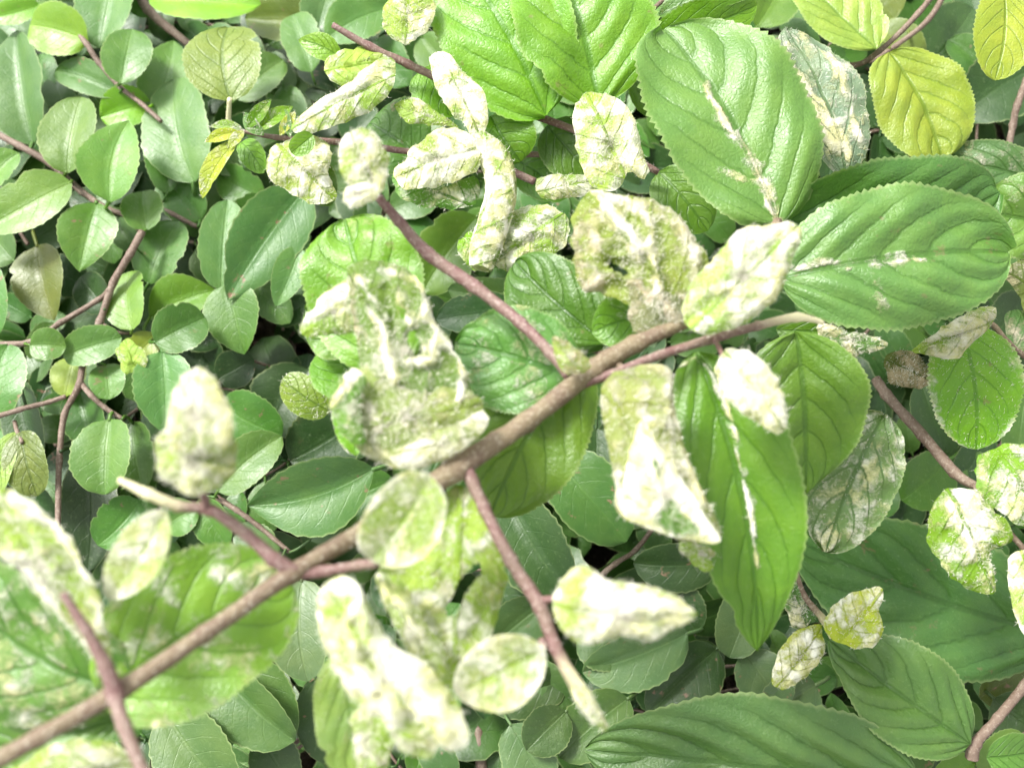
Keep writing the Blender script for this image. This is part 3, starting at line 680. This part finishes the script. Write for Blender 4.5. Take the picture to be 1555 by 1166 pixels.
t = thing('shrub_branch', 'thin curled bright leaf with toothed edge at the top right of centre', 'branch', P(1000, 60, .165))
shoot('stem', t, [(1060, -40, .16), (1020, -10, .163), (985, 20, .166)], (8, 7), M_TWIG, 8)
leaf(t, 990, 60, 1152, 8, 78, .168, 'B', 'o', h2=.17, roll=22, fold=14, teeth=.04, mat=M_BIG, nu=40, nv=6, corr=.02)
leaf(t, 1000, 20, 1150, -20, 60, .165, 'l', 'o', h2=.172, roll=-20, mat=M_BIG, nu=30, nv=6)

# ------------------------------------------------------------------ upper left sprout twig
t = thing('shrub_branch', 'thin horizontal twig at the upper left carrying curled pale leaves and a tiny sprout', 'branch', P(860, 238, .15))
shoot('stem', t, [(905, 250, .15), (860, 236, .152), (760, 235, .155), (640, 232, .16), (530, 218, .165), (485, 214, .168), (420, 209, .17), (360, 198, .172)], (9, 9, 9, 10, 10, 10, 8, 5), M_RED, 8, hairs=600, seed=9)
patch(t, [(442, 198), (455, 178), (490, 152), (530, 130), (560, 100), (595, 88), (600, 120), (585, 150), (545, 178), (500, 196), (465, 205)], .178, 'w', wool=.32, bulge=.006, crumple=.0008, hairs=500, seg=52, rings=10,
      ridges=[([(445, 196), (490, 155), (535, 132), (565, 105)], 9, .001, .7, 0), ([(560, 100), (585, 110)], 12, 0, .4, 0)], label='folded leaf with a white upper edge')
patch(t, [(495, 95), (520, 78), (560, 75), (590, 90), (575, 115), (540, 130), (505, 125)], .17, 'w', wool=.28, bulge=.005, crumple=.001, seg=40, rings=9)
leaf(t, 520, 90, 452, 60, 40, .165, 'B', 'e', mat=M_BIG, nu=24, nv=5)
leaf(t, 475, 205, 442, 232, 34, .186, 'B', 'r', mat=M_BIG, nu=20, nv=5)
patch(t, [(405, 250), (418, 222), (445, 212), (480, 210), (505, 228), (500, 260), (510, 300), (480, 312), (440, 292), (412, 272)], .172, 'w', wool=.42, bulge=.006, crumple=.0013, hairs=450, seg=48, rings=10,
      ridges=[([(450, 235), (495, 232)], 10, .001, .5, 0)], label='small curled leaf whitened on top')
leaf(t, 470, 240, 500, 312, 60, .168, 'm', 'o', mat=M_BIG, nu=24, nv=5)
# sprout of tiny leaves
for (a, b, c, d, w, tn) in ((362, 200, 310, 215, 20, 'Y'), (370, 198, 345, 225, 18, 'Y'), (368, 195, 318, 192, 16, 'w'), (375, 195, 412, 150, 22, 'B'), (388, 198, 445, 160, 26, 'B'), (400, 205, 370, 170, 22, 's'), (425, 205, 448, 168, 18, 'Y'), (440, 208, 425, 160, 16, 's')):
    leaf(t, a, b, c, d, w, .176, tn, 'e', mat=M_WOOL, nu=16, nv=4, wool=.22, fold=22, hairs=40)
leaf(t, 358, 212, 305, 300, 40, .174, 'Y', 'n', mat=M_WOOL, nu=28, nv=5, wool=.25, fold=26, roll=25, hairs=120, label='narrow yellow-green folded leaf')
leaf(t, 365, 215, 400, 262, 40, .165, 'B', 'o', mat=M_BIG, nu=24, nv=5)
patch(t, [(365, 235), (395, 228), (420, 240), (440, 262), (400, 262), (370, 258)], .163, 's', wool=0, mat=M_BIG, bulge=.002, seg=36, rings=8)
# white rolled leaves around the upper stems
patch(t, [(598, 262), (612, 245), (635, 218), (665, 198), (700, 200), (722, 212), (728, 240), (720, 262), (690, 278), (650, 285), (612, 288)], .192, 'w', wool=.8, bulge=.008, crumple=.0012, hairs=900, seg=56, rings=12, label='thick white woolly roll')
patch(t, [(598, 262), (640, 285), (690, 280), (722, 268), (726, 300), (708, 316), (660, 316), (618, 308), (600, 290)], .186, 'l', wool=.22, bulge=.004, crumple=.0006, hairs=200, seg=44, rings=9)
scroll(t, [(722, 212), (752, 240), (762, 290), (750, 340), (738, 380), (730, 408)], [38, 48, 48, 50, 50, 34], .19, 'w', wool=.62, tan=.18, hairs=900, label='tall cream woolly rolled leaf')
patch(t, [(695, 375), (712, 352), (730, 365), (742, 395), (735, 412), (710, 405)], .184, 'B', wool=.3, bulge=.004, crumple=.0015, hairs=120, seg=36, rings=8)
patch(t, [(752, 345), (785, 318), (830, 312), (862, 330), (864, 360), (845, 388), (805, 400), (775, 412), (748, 402), (745, 370)], .182, 'w', wool=.52, bulge=.008, crumple=.0022, hairs=800, seg=56, rings=12, label='curled white and green leaf')
patch(t, [(812, 275), (850, 265), (895, 268), (905, 285), (880, 300), (840, 305), (818, 298)], .18, 'w', wool=.45, tan=.2, bulge=.004, crumple=.001, hairs=250, seg=40, rings=8)
shoot('side_shoot', t, [(720, 205, .17), (745, 235, .165), (775, 258, .16), (812, 276, .16)], (8, 11, 12, 12), M_RED, 8, hairs=120)
patch(t, [(600, 160), (635, 150), (665, 172), (700, 195), (660, 190), (620, 186)], .172, 'w', wool=.42, tan=.15, bulge=.003, crumple=.0008, hairs=200, seg=36, rings=8)
leaf(t, 640, 240, 560, 185, 130, .148, 'm', 'o', mat=M_BIG, nu=30, nv=7, corr=.02)
leaf(t, 780, 240, 860, 300, 80, .146, 'm', 'o', mat=M_BIG, nu=30, nv=7, corr=.02)

# ------------------------------------------------------------------ right side twig with round whitened leaves
t = thing('shrub_branch', 'straight brown twig at the right ending between whitened round leaves', 'branch', P(1340, 592, .15))
shoot('stem', t, [(1330, 575, .148), (1345, 598, .15), (1400, 660, .155), (1450, 718, .16), (1482, 738, .165)], (15, 16, 16, 17, 12), M_TWIG, 10, hairs=400)
shoot('side_shoot', t, [(1478, 735, .165), (1500, 770, .17), (1530, 805, .172), (1565, 845, .172)], (7, 8, 9, 9), M_TWIG, 8, hairs=150)
patch(t, [(1480, 738), (1482, 700), (1505, 680), (1540, 675), (1590, 690), (1590, 800), (1545, 798), (1515, 778), (1492, 755)], .178, 'b', wool=.30, bulge=.006, crumple=.0012, hairs=500, seg=52, rings=11, label='round leaf half whitened, cut by the right edge')
patch(t, [(1478, 742), (1500, 765), (1530, 800), (1532, 822), (1500, 838), (1508, 870), (1505, 902), (1470, 895), (1430, 862), (1408, 815), (1415, 765), (1440, 740)], .18, 'B', wool=.22, bulge=.007, crumple=.0012, hairs=500, seg=60, rings=13,
      ridges=[([(1475, 770), (1495, 800), (1480, 820)], 26, .001, .75, 0), ([(1440, 750), (1455, 800), (1465, 830)], 10, .0006, .3, 0)], label='round green leaf with a big white woolly patch')
patch(t, [(1530, 850), (1560, 832), (1600, 850), (1600, 970), (1562, 968), (1538, 935)], .18, 'w', wool=.62, bulge=.005, crumple=.0012, hairs=400, seg=44, rings=9)

# ------------------------------------------------------------------ the big toothed leaf on the right with woolly fold
t = thing('shrub_branch', 'broad vivid green toothed leaf at the right hanging from a folded brown woolly collar', 'branch', P(1460, 500, .16))
shoot('stem', t, [(1560, 545, .15), (1530, 520, .155), (1500, 490, .16), (1450, 500, .162)], (9, 9), M_STEM, 8, hairs=250)
leaf(t, 1462, 492, 1486, 682, 150, .168, 'B', 'o', h2=.16, roll=-3, fold=8, teeth=.03, mat=M_BIG, nu=56, nv=10, corr=.02, wooledge=.5, wave=.05, hairs=400)
patch(t, [(1385, 532), (1420, 505), (1455, 482), (1490, 466), (1512, 470), (1508, 492), (1470, 525), (1450, 545), (1410, 540)], .176, 'w', wool=.48, tan=.35, bulge=.005, crumple=.001, hairs=400, seg=44, rings=9)
patch(t, [(1342, 545), (1370, 530), (1400, 545), (1412, 580), (1385, 590), (1350, 580)], .166, 'o', wool=.5, tan=1.0, bulge=.004, crumple=.0012, hairs=250, seg=36, rings=8)

# ------------------------------------------------------------------ MAIN BRANCH (nearest)
mb = thing('shrub_branch', 'thick hairy brown main branch crossing diagonally from the bottom left, hung with curled woolly leaves', 'branch', P(-60, 1190, .30))
MAINP = [(-70, 1190, .302), (60, 1118, .298), (175, 1052, .294), (310, 962, .288), (440, 872, .281), (560, 800, .274), (690, 712, .266), (800, 640, .26), (900, 562, .255), (965, 522, .252), (1040, 490, .25)]
shoot('stem', mb, MAINP, (31, 26, 30, 25, 27, 27, 37, 28, 33, 26, 18), M_STEM, 14, hairs=5200, seed=2, hl=.0013)
shoot('side_shoot', mb, [(880, 585, .256), (930, 568, .256), (1000, 540, .254), (1080, 515, .25), (1150, 495, .246), (1210, 482, .243), (1250, 490, .24)], (14, 15, 14, 15, 13, 14, 6), M_RED, 10, hairs=900, tipwool=.35, seed=3)
shoot('side_shoot', mb, [(448, 868, .281), (415, 848, .283), (375, 812, .284), (320, 775, .285), (270, 768, .287), (225, 750, .29), (180, 728, .292)], (24, 22, 19, 18, 17, 17, 9), M_RED, 10, hairs=900, tipwool=.4, seed=4)
shoot('side_shoot', mb, [(310, 778, .285), (312, 760, .287), (300, 742, .29)], (15, 12), M_RED, 8, hairs=60)
shoot('side_shoot', mb, [(450, 872, .28), (500, 866, .279), (545, 858, .28), (572, 856, .284)], (20, 17, 15, 14), M_RED, 10, hairs=300, seed=5)
shoot('side_shoot', mb, [(865, 570, .257), (835, 535, .256), (790, 490, .254), (720, 435, .252), (650, 385, .252), (605, 335, .255), (575, 300, .26)], (20, 17, 18, 20, 19, 16, 13), M_RED, 10, hairs=900, seed=6)
shoot('side_shoot', mb, [(710, 715, .266), (735, 770, .266), (775, 850, .266), (820, 920, .266), (842, 980, .266), (878, 1045, .268), (920, 1105, .27)], (22, 18, 20, 22, 20, 22, 10), M_RED, 10, hairs=900, tipwool=.3, seed=7)
shoot('side_shoot', mb, [(822, 970, .266), (828, 985, .267)], (12, 10), M_RED, 8)
shoot('side_shoot', mb, [(815, 912, .266), (848, 908, .268)], (12, 11), M_RED, 8)
patch(mb, [(868, 1050), (876, 1035), (892, 1045), (915, 1085), (922, 1108), (905, 1100), (885, 1078)], .276, 'w', wool=.5, bulge=.003, crumple=.0006, hairs=150, seg=30, rings=6, name='bud')
shoot('side_shoot', mb, [(178, 1060, .296), (160, 1010, .298), (130, 955, .30), (95, 900, .302)], (28, 22, 17, 12), M_RED, 10, hairs=400, seed=8)
shoot('side_shoot', mb, [(170, 1045, .296), (188, 1100, .298), (225, 1190, .30)], (26, 22, 22), M_RED, 10, hairs=400, seed=9)

# F1 lower-left big leaf under the stem
leaf(mb, 150, 1060, 440, 880, 236, .272, (.15, .34, .025), 'r', h2=.262, roll=-6, fold=8, corr=.02, arch=.05, wool=.24, wave=.06, label='broad green leaf under the main branch', ridges=[([(350, 880), (420, 860)], 18, .0006, .35, 0)], big=True)
# F3/F2 left pair
leaf(mb, 190, 1050, -80, 880, 230, .27, (.11, .24, .03), 'o', h2=.268, roll=-10, fold=10, wool=.36, wave=.08, tan=.15, big=True)
leaf(mb, 175, 1090, -60, 1130, 120, .262, (.07, .17, .02), 'o', h2=.255, roll=10, fold=10, big=True)
patch(mb, [(165, 1010), (130, 968), (95, 925), (60, 880), (10, 832), (-40, 800), (-40, 735), (10, 742), (60, 762), (110, 815), (145, 880), (165, 940)], .292, 'w', wool=.38, bulge=.008, crumple=.0014, hairs=1600, seg=72, rings=14,
      ridges=[([(-30, 742), (40, 762), (95, 805), (140, 880), (162, 950)], 12, .0016, .6, 0), ([(-20, 815), (50, 875), (110, 945), (150, 990)], 11, .0012, .55, 0), ([(70, 800), (110, 870), (135, 930)], 15, -.0016, -.2, 0)], label='whitened leaf rolled at both edges, at the left edge')
patch(mb, [(10, 1190), (60, 1140), (115, 1120), (170, 1125), (210, 1150), (235, 1190)], .28, 'w', wool=.35, bulge=.006, crumple=.0012, hairs=500, seg=48, rings=10)

# F5 woolly pear bud leaves
patch(mb, [(236, 680), (250, 655), (285, 640), (330, 642), (358, 665), (362, 695), (350, 725), (320, 745), (290, 748), (258, 730), (240, 705)], .298, 'w', wool=.38, bulge=.007, crumple=.0016, hairs=900, seg=52, rings=11, label='lower rounded woolly leaf with green veins')
patch(mb, [(262, 610), (275, 575), (302, 560), (328, 575), (345, 610), (355, 650), (345, 680), (300, 690), (262, 680), (255, 650)], .304, 'w', wool=.75, bulge=.007, crumple=.001, hairs=900, seg=52, rings=11, label='white woolly bud leaf standing above the fork')
patch(mb, [(515, 230), (525, 205), (548, 195), (572, 205), (588, 235), (590, 265), (575, 295), (545, 290), (522, 270)], .27, 'w', wool=.62, bulge=.007, crumple=.0008, hairs=800, seg=48, rings=10, axis=((575, 300), (530, 198)), label='cream woolly oval leaf at the top of the red side shoot')
patch(mb, [(520, 300), (530, 284), (552, 276), (572, 285), (574, 302), (550, 312), (528, 315)], .272, 'w', wool=.85, bulge=.004, crumple=.0006, hairs=300, seg=36, rings=8)
leaf(mb, 250, 775, 162, 908, 84, .292, (.26, .38, .09), 'n', h2=.288, roll=10, fold=22, mat=M_WOOL, nu=40, nv=8, wool=.52, arch=.06, hairs=700, label='small cream folded leaf')
leaf(mb, 652, 722, 562, 850, 116, .29, (.24, .38, .06), 'r', h2=.286, roll=-6, fold=22, mat=M_WOOL, nu=40, nv=8, wool=.42, arch=.06, wooledge=.5, hairs=800, label='cream oval leaf with raised rim lying on the main branch')
leaf(mb, 826, 985, 690, 1052, 112, .282, (.24, .38, .06), 'n', h2=.278, roll=4, fold=20, mat=M_WOOL, nu=40, nv=8, wool=.46, arch=.05, wooledge=.4, hairs=800, label='cream oval leaf low on the red shoot')
# F8 middle leaf with hole
patch(mb, [(700, 735), (735, 760), (760, 810), (770, 870), (758, 930), (735, 985), (705, 1035), (680, 1045), (640, 1000), (600, 930), (575, 870), (590, 830), (640, 790), (670, 755)], .262, 'w', wool=.27, bulge=.006, crumple=.0010, hairs=500, seg=90, rings=22, axis=((700, 735), (690, 1050)), crease=.15,
      ridges=[([(700, 745), (690, 850), (690, 1000)], 12, .0008, .2, 0), ([(735, 870), (700, 950)], 14, .001, .05, 0)], hole=([(724, 866), (705, 885), (686, 924)], 9), label='pale green leaf with a dark hole')
# F11 folded stripe leaf
patch(mb, [(570, 868), (600, 875), (625, 900), (650, 950), (675, 985), (670, 1030), (630, 1000), (600, 950), (580, 905)], .272, 'w', wool=.30, bulge=.006, crumple=.001, hairs=350, seg=48, rings=10, ridges=[([(590, 890), (610, 925), (625, 960)], 10, .0015, .6, 0)])
# F10 lower olive leaf
leaf(mb, 520, 985, 560, 1200, 120, .255, (.18, .28, .05), 'o', h2=.25, roll=10, fold=6, wool=.12, big=True)
patch(mb, [(535, 1080), (585, 1085), (600, 1120), (570, 1190), (545, 1190), (540, 1130)], .268, 'w', wool=.34, tan=.4, bulge=.004, hairs=250, seg=36, rings=8)
# F9 rolled leaf
patch(mb, [(486, 900), (510, 875), (545, 880), (562, 920), (590, 965), (640, 1000), (685, 1050), (710, 1095), (712, 1125), (690, 1140), (672, 1128), (650, 1150), (610, 1135), (585, 1092), (555, 1080), (525, 1040), (500, 990), (484, 940)], .29, 'w', wool=.50, bulge=.009, crumple=.0018, hairs=2000, seg=84, rings=16,
      ridges=[([(500, 895), (530, 890)], 16, .001, .5, 0), ([(530, 950), (540, 1000), (570, 1060), (610, 1085)], 10, .0012, .5, 0), ([(600, 1000), (650, 1060), (695, 1115)], 24, .001, .6, 0), ([(560, 1000), (580, 1030)], 16, -.002, -.3, 0)], label='long rolled woolly leaf hanging below the branch')
# F13 white pointed
patch(mb, [(842, 905), (860, 870), (890, 858), (920, 878), (960, 885), (1010, 895), (1050, 922), (1055, 935), (1020, 952), (985, 970), (950, 962), (900, 975), (865, 968), (846, 940)], .288, 'w', wool=.5, bulge=.008, crumple=.0014, hairs=1300, seg=64, rings=13,
      ridges=[([(930, 915), (1040, 928)], 34, .001, .55, 0), ([(870, 900), (880, 950)], 14, 0, -.2, 0)], label='pointed leaf whose outer half is pure white wool')
# F14 rolled under stem
patch(mb, [(912, 600), (925, 570), (970, 555), (1015, 560), (1022, 610), (1035, 670), (1058, 730), (1092, 800), (1088, 822), (1040, 820), (985, 802), (940, 780), (930, 720), (918, 650)], .262, (.2, .25, .07), wool=.30, tan=.25, bulge=.009, crumple=.0012, hairs=1600, seg=72, rings=14,
      ridges=[([(1015, 590), (1040, 690), (1085, 800)], 8, .001, .4, 0), ([(940, 640), (935, 710), (950, 770)], 10, .001, .25, 0), ([(925, 575), (960, 570), (1005, 570)], 16, 0, 0, .35)], label='cream rolled leaf hanging under the branch tip')
patch(mb, [(1030, 822), (1085, 825), (1092, 845), (1072, 866), (1045, 848)], .235, 'w', wool=.3, tan=.4, bulge=.003, hairs=150, seg=30, rings=6)
patch(mb, [(974, 640), (1002, 678), (1040, 735), (1070, 783), (1093, 820), (1040, 818), (992, 802), (942, 776), (946, 735), (955, 690)], .272, 'l', wool=.9, bulge=.004, crumple=.0006, crease=0, hairs=900, seg=60, rings=12, rim=.5,
      ridges=[([(1000, 795), (1060, 812)], 16, -.0004, -.6, 0), ([(1010, 760), (1020, 770)], 9, -.0006, -.4, 0)], label='white triangular flap of the rolled leaf')
# F15 long green leaf with white midrib
leaf(mb, 1058, 535, 1152, 992, 180, .248, (.090, .225, .008), 'a', h2=.225, roll=6, fold=12, arch=.05, side=-.045, teeth=.02, mat=M_BIG, nu=64, nv=12, corr=.03, nveins=5, wave=.06,
     ridges=[([(1035, 552), (1055, 545), (1078, 558), (1100, 610), (1120, 680), (1138, 770), (1147, 860)], 5, .0006, .95, 0)], label='long vivid green leaf with a white midrib')
# F16
patch(mb, [(1086, 560), (1100, 535), (1135, 532), (1165, 555), (1188, 595), (1196, 640), (1185, 658), (1160, 650), (1130, 628), (1098, 600)], .268, 'w', wool=.85, bulge=.007, crumple=.0009, hairs=900, seg=52, rings=11, label='white woolly oval leaf under the side shoot tip')
shoot('side_shoot', mb, [(1084, 514, .25), (1092, 528, .256), (1100, 545, .262)], (8, 7), M_RED, 8)
shoot('side_shoot', mb, [(940, 555, .254), (950, 568, .256), (960, 585, .258)], (12, 12), M_STEM, 8)
# F17 dark behind
leaf(mb, 1210, 505, 1224, 748, 196, .215, 'm', 'a', h2=.195, roll=4, fold=10, arch=.04, big=True)
# F18 crinkled
leaf(mb, 1345, 628, 1255, 838, 140, .185, (.10, .20, .05), 'o', h2=.18, roll=8, fold=8, crumple=.05, wool=.30, wave=.12, tan=.1, mat=M_BIG, nu=50, nv=10, hairs=300, label='grey-green crinkled leaf')
# F41 leaf crossing behind stem
leaf(mb, 880, 540, 745, 785, 170, .236, (.10, .22, .014), 'o', h2=.226, roll=-8, fold=10, wool=.05, label='green leaf seen on both sides of the main branch', big=True)
leaf(mb, 880, 575, 690, 520, 170, .24, (.11, .26, .04), 'o', h2=.238, roll=10, fold=8, wool=.26, tan=.1, big=True)
patch(mb, [(838, 512), (860, 518), (885, 535), (895, 560), (870, 570), (850, 560)], .266, 'w', wool=.35, tan=.9, bulge=.003, hairs=120, seg=30, rings=6)
leaf(mb, 920, 520, 780, 395, 130, .225, 'm', 'o', h2=.22, roll=0, wool=.0, big=True)
leaf(mb, 880, 500, 780, 460, 110, .215, 'b', 'o', h2=.21, roll=8, big=True)
# F40 centre crumple group
leaf(mb, 600, 560, 520, 330, 190, .232, 'b', 'r', h2=.235, roll=-8, fold=6, wave=.1, wool=.10, label='green leaf with a reddish spot behind the crumpled one', ridges=[([(540, 365), (552, 385)], 12, 0, 0, 0)], big=True)
leaf(mb, 560, 500, 462, 470, 110, .228, (.12, .26, .03), 'o', h2=.226, wool=.1, big=True)
patch(mb, [(458, 495), (478, 465), (510, 435), (535, 425), (545, 460), (548, 500), (500, 508), (465, 512)], .252, 'w', wool=.36, bulge=.005, crumple=.0008, hairs=400, seg=44, rings=9, ridges=[([(458, 492), (495, 462), (530, 450)], 13, .001, .7, 0)], label='small folded leaf with a white flap')
leaf(mb, 560, 600, 500, 520, 110, .22, 'b', 'o', h2=.215, roll=14, mat=M_BIG, nu=30, nv=6)
leaf(mb, 500, 625, 428, 575, 62, .21, (.15, .26, .02), 'r', h2=.212, mat=M_BIG, nu=30, nv=6, fold=-12, hairs=150, label='small olive-green cupped leaf')
patch(mb, [(530, 410), (560, 395), (600, 400), (640, 430), (660, 480), (690, 530), (710, 570), (722, 620), (690, 660), (620, 660), (560, 620), (545, 540), (535, 470)], .262, (.13, .22, .035), wool=.15, woolramp=.45, bulge=.010, crumple=.0008, crease=0, pucker=.02, tan=.1, hairs=1500, seg=96, rings=26, freq=.8,
      ridges=[([(540, 425), (565, 460), (580, 500), (592, 545), (600, 575)], 8, .0022, .75, 0), ([(600, 440), (612, 470), (625, 490)], 6, .001, .5, 0), ([(640, 425), (652, 480), (672, 515), (697, 540), (705, 570), (700, 605)], 9, .0025, .85, 0), ([(665, 520), (655, 545), (625, 550)], 7, .002, .85, 0), ([(652, 570), (648, 600), (640, 625)], 5, .0012, .55, 0),
              ([(625, 512), (630, 535)], 9, -.004, -.5, 0), ([(585, 440), (600, 500)], 8, -.0016, -.3, 0), ([(535, 440), (540, 560), (548, 610)], 9, .0006, .45, .8), ([(700, 605), (680, 625), (660, 640)], 9, .0014, .6, .1), ([(610, 600), (625, 640)], 8, -.001, -.2, 0), ([(575, 410), (600, 415), (625, 425)], 7, .0008, .35, 0)], hole=[([(626, 512), (632, 530)], 9), ([(608, 470), (612, 478)], 5), ([(652, 600), (655, 612)], 5)], label='crumpled leaf webbed with white ridges')
patch(mb, [(510, 610), (530, 570), (560, 555), (620, 575), (690, 590), (725, 600), (735, 640), (705, 675), (660, 700), (610, 710), (560, 695), (525, 660)], .264, (.19, .26, .06), wool=.24, woolramp=.5, bulge=.007, crumple=.0009, crease=0, pucker=.03, tan=.3, hairs=1300, seg=80, rings=20,
      ridges=[([(520, 610), (540, 660), (580, 690), (640, 700), (700, 670)], 12, .0006, .25, 0), ([(560, 590), (600, 640), (700, 650)], 8, -.001, -.3, 0), ([(640, 670), (700, 655), (728, 640)], 8, .001, .35, .2), ([(545, 600), (560, 640), (600, 670)], 6, .0008, .25, .2), ([(580, 660), (640, 690)], 6, -.0006, -.2, 0)], label='dished pale leaf cupping the crumpled one')
leaf(mb, 540, 690, 515, 600, 50, .24, 'b', 'o', mat=M_BIG, nu=24, nv=5, wooledge=.5)
patch(mb, [(500, 600), (512, 578), (540, 560), (556, 575), (548, 620), (556, 670), (535, 672), (512, 645)], .270, (.12, .24, .03), wool=.12, bulge=.004, crumple=.0005, crease=0, hairs=300, seg=44, rings=9, ridges=[([(505, 612), (528, 580), (545, 562)], 9, .0008, .7, .2)], label='curled green edge of the crumpled leaf')
patch(mb, [(590, 690), (640, 668), (700, 640), (735, 622), (738, 650), (705, 682), (655, 705), (615, 712)], .270, (.2, .26, .08), wool=.45, bulge=.004, crumple=.0006, crease=0, tan=.15, hairs=400, seg=44, rings=9)
# F37 brown-cream crumple upper right
patch(mb, [(868, 350), (880, 305), (905, 290), (940, 300), (985, 300), (1020, 320), (1050, 355), (1072, 390), (1062, 430), (1035, 470), (1000, 490), (960, 470), (925, 448), (885, 440), (872, 400)], .248, (.15, .21, .035), wool=.18, woolramp=.45, bulge=.010, crumple=.0010, crease=0, pucker=.02, tan=.45, hairs=1500, seg=96, rings=26, freq=.9,
      ridges=[([(902, 288), (925, 325), (950, 352), (972, 380)], 13, .0026, .8, -.5), ([(1020, 312), (1035, 350), (1058, 395), (1055, 430)], 9, .0018, .6, 0), ([(930, 300), (965, 310), (985, 340), (988, 400), (1000, 440)], 8, .0018, .6, -.2), ([(872, 350), (880, 400), (895, 435), (925, 425)], 10, .001, .5, .3), ([(880, 330), (900, 370)], 16, .0004, .35, .3),
              ([(930, 395), (955, 405)], 12, -.003, -.5, 0), ([(920, 430), (960, 440)], 9, -.002, -.3, 0), ([(970, 430), (1000, 470), (1040, 450)], 12, .001, .45, .4), ([(1005, 350), (1015, 390)], 10, -.001, -.4, 0), ([(915, 350), (920, 355)], 5, -.0012, -.7, 0), ([(935, 375), (945, 378)], 5, -.0012, -.7, 0), ([(955, 330), (965, 335)], 5, -.001, -.6, 0)], hole=[([(930, 402), (948, 412)], 6)], label='brown and cream crumpled leaf near the branch tip')
patch(mb, [(960, 430), (1000, 420), (1040, 450), (1040, 490), (1000, 510), (960, 500)], .25, (.16, .19, .08), wool=.32, bulge=.005, crumple=.0012, crease=0, tan=.75, hairs=500, seg=44, rings=9)
# F38
patch(mb, [(1035, 470), (1050, 430), (1085, 390), (1120, 352), (1165, 342), (1205, 338), (1216, 360), (1200, 400), (1185, 445), (1150, 478), (1110, 500), (1070, 510), (1042, 495)], .262, (.22, .36, .08), wool=.47, bulge=.008, crumple=.0010, tan=.05, hairs=1500, seg=64, rings=13, axis=((1045, 500), (1208, 342)),
      ridges=[([(1120, 358), (1175, 350), (1205, 350)], 16, .0008, .5, 0), ([(1190, 380), (1175, 440), (1120, 490)], 10, .0012, .4, 0), ([(1050, 480), (1120, 420), (1190, 355)], 8, -.001, -.1, 0)], label='pale woolly leaf at the tip of the branch')
leaf(mb, 1000, 480, 900, 505, 90, .23, 'b', 'o', mat=M_BIG, nu=30, nv=6, wool=.1)

# leaves on the continuing hidden tip: the three broad upper right ones
shoot('side_shoot', mb, [(1040, 490, .25), (1090, 440, .235), (1150, 380, .22), (1182, 336, .214)], (20, 14), M_STEM, 10, hairs=200)
leaf(mb, 1184, 338, 1010, 38, 246, .205, (.085, .20, .035), 'r', h2=.205, roll=8, fold=10, arch=.05, side=.03, teeth=.025, mat=M_BIG, nu=60, nv=12, corr=.025, nveins=5, tan=0.0, wave=.09,
     ridges=[([(1072, 125), (1100, 180), (1135, 230), (1160, 285), (1182, 335)], 8, .0005, 1.15, .5), ([(1095, 258), (1130, 270)], 6, .0003, .5, .2)], label='broad toothed leaf with a tan scar along the midrib')
leaf(mb, 1195, 335, 1525, 292, 215, .198, (.085, .20, .035), 'o', h2=.19, roll=14, fold=10, arch=.05, side=.08, big=True)
leaf(mb, 1190, 420, 1540, 380, 222, .212, (.115, .245, .05), 'o', h2=.206, roll=-6, fold=8, arch=.06, side=-.02, teeth=.02, mat=M_BIG, nu=60, nv=12, corr=.045, nveins=5, slope=2.4, wave=.12, wool=.0,
     ridges=[([(1200, 405), (1260, 402), (1320, 398), (1400, 392)], 7, .0003, .85, .4), ([(1330, 430), (1345, 470)], 12, .0002, .5, .5)], label='broad ribbed leaf with a whitish sheen')
leaf(mb, 1290, 270, 1196, 38, 124, .192, (.13, .20, .12), 'n', h2=.196, roll=14, fold=14, crumple=.03, wool=.22, tan=.2, wave=.1, mat=M_BIG, nu=60, nv=11, hairs=500,
     ridges=[([(1190, 85), (1225, 150), (1250, 195), (1285, 245)], 9, .0008, .6, .1), ([(1210, 130), (1250, 160), (1290, 235)], 6, .0008, .6, .1), ([(1262, 85), (1285, 140), (1305, 215)], 6, .0006, .6, .1), ([(1225, 175), (1262, 225)], 6, .0006, .5, .1)], label='silvery leaf with pale mined tracks')
patch(mb, [(1240, 490), (1280, 500), (1335, 515), (1342, 528), (1290, 542), (1250, 530)], .21, 'v', wool=.42, tan=.5, bulge=.003, crumple=.001, hairs=300, seg=40, rings=8)
leaf(mb, 1180, 500, 1300, 500, 60, .205, 'm', 'o', mat=M_BIG, nu=24, nv=5)
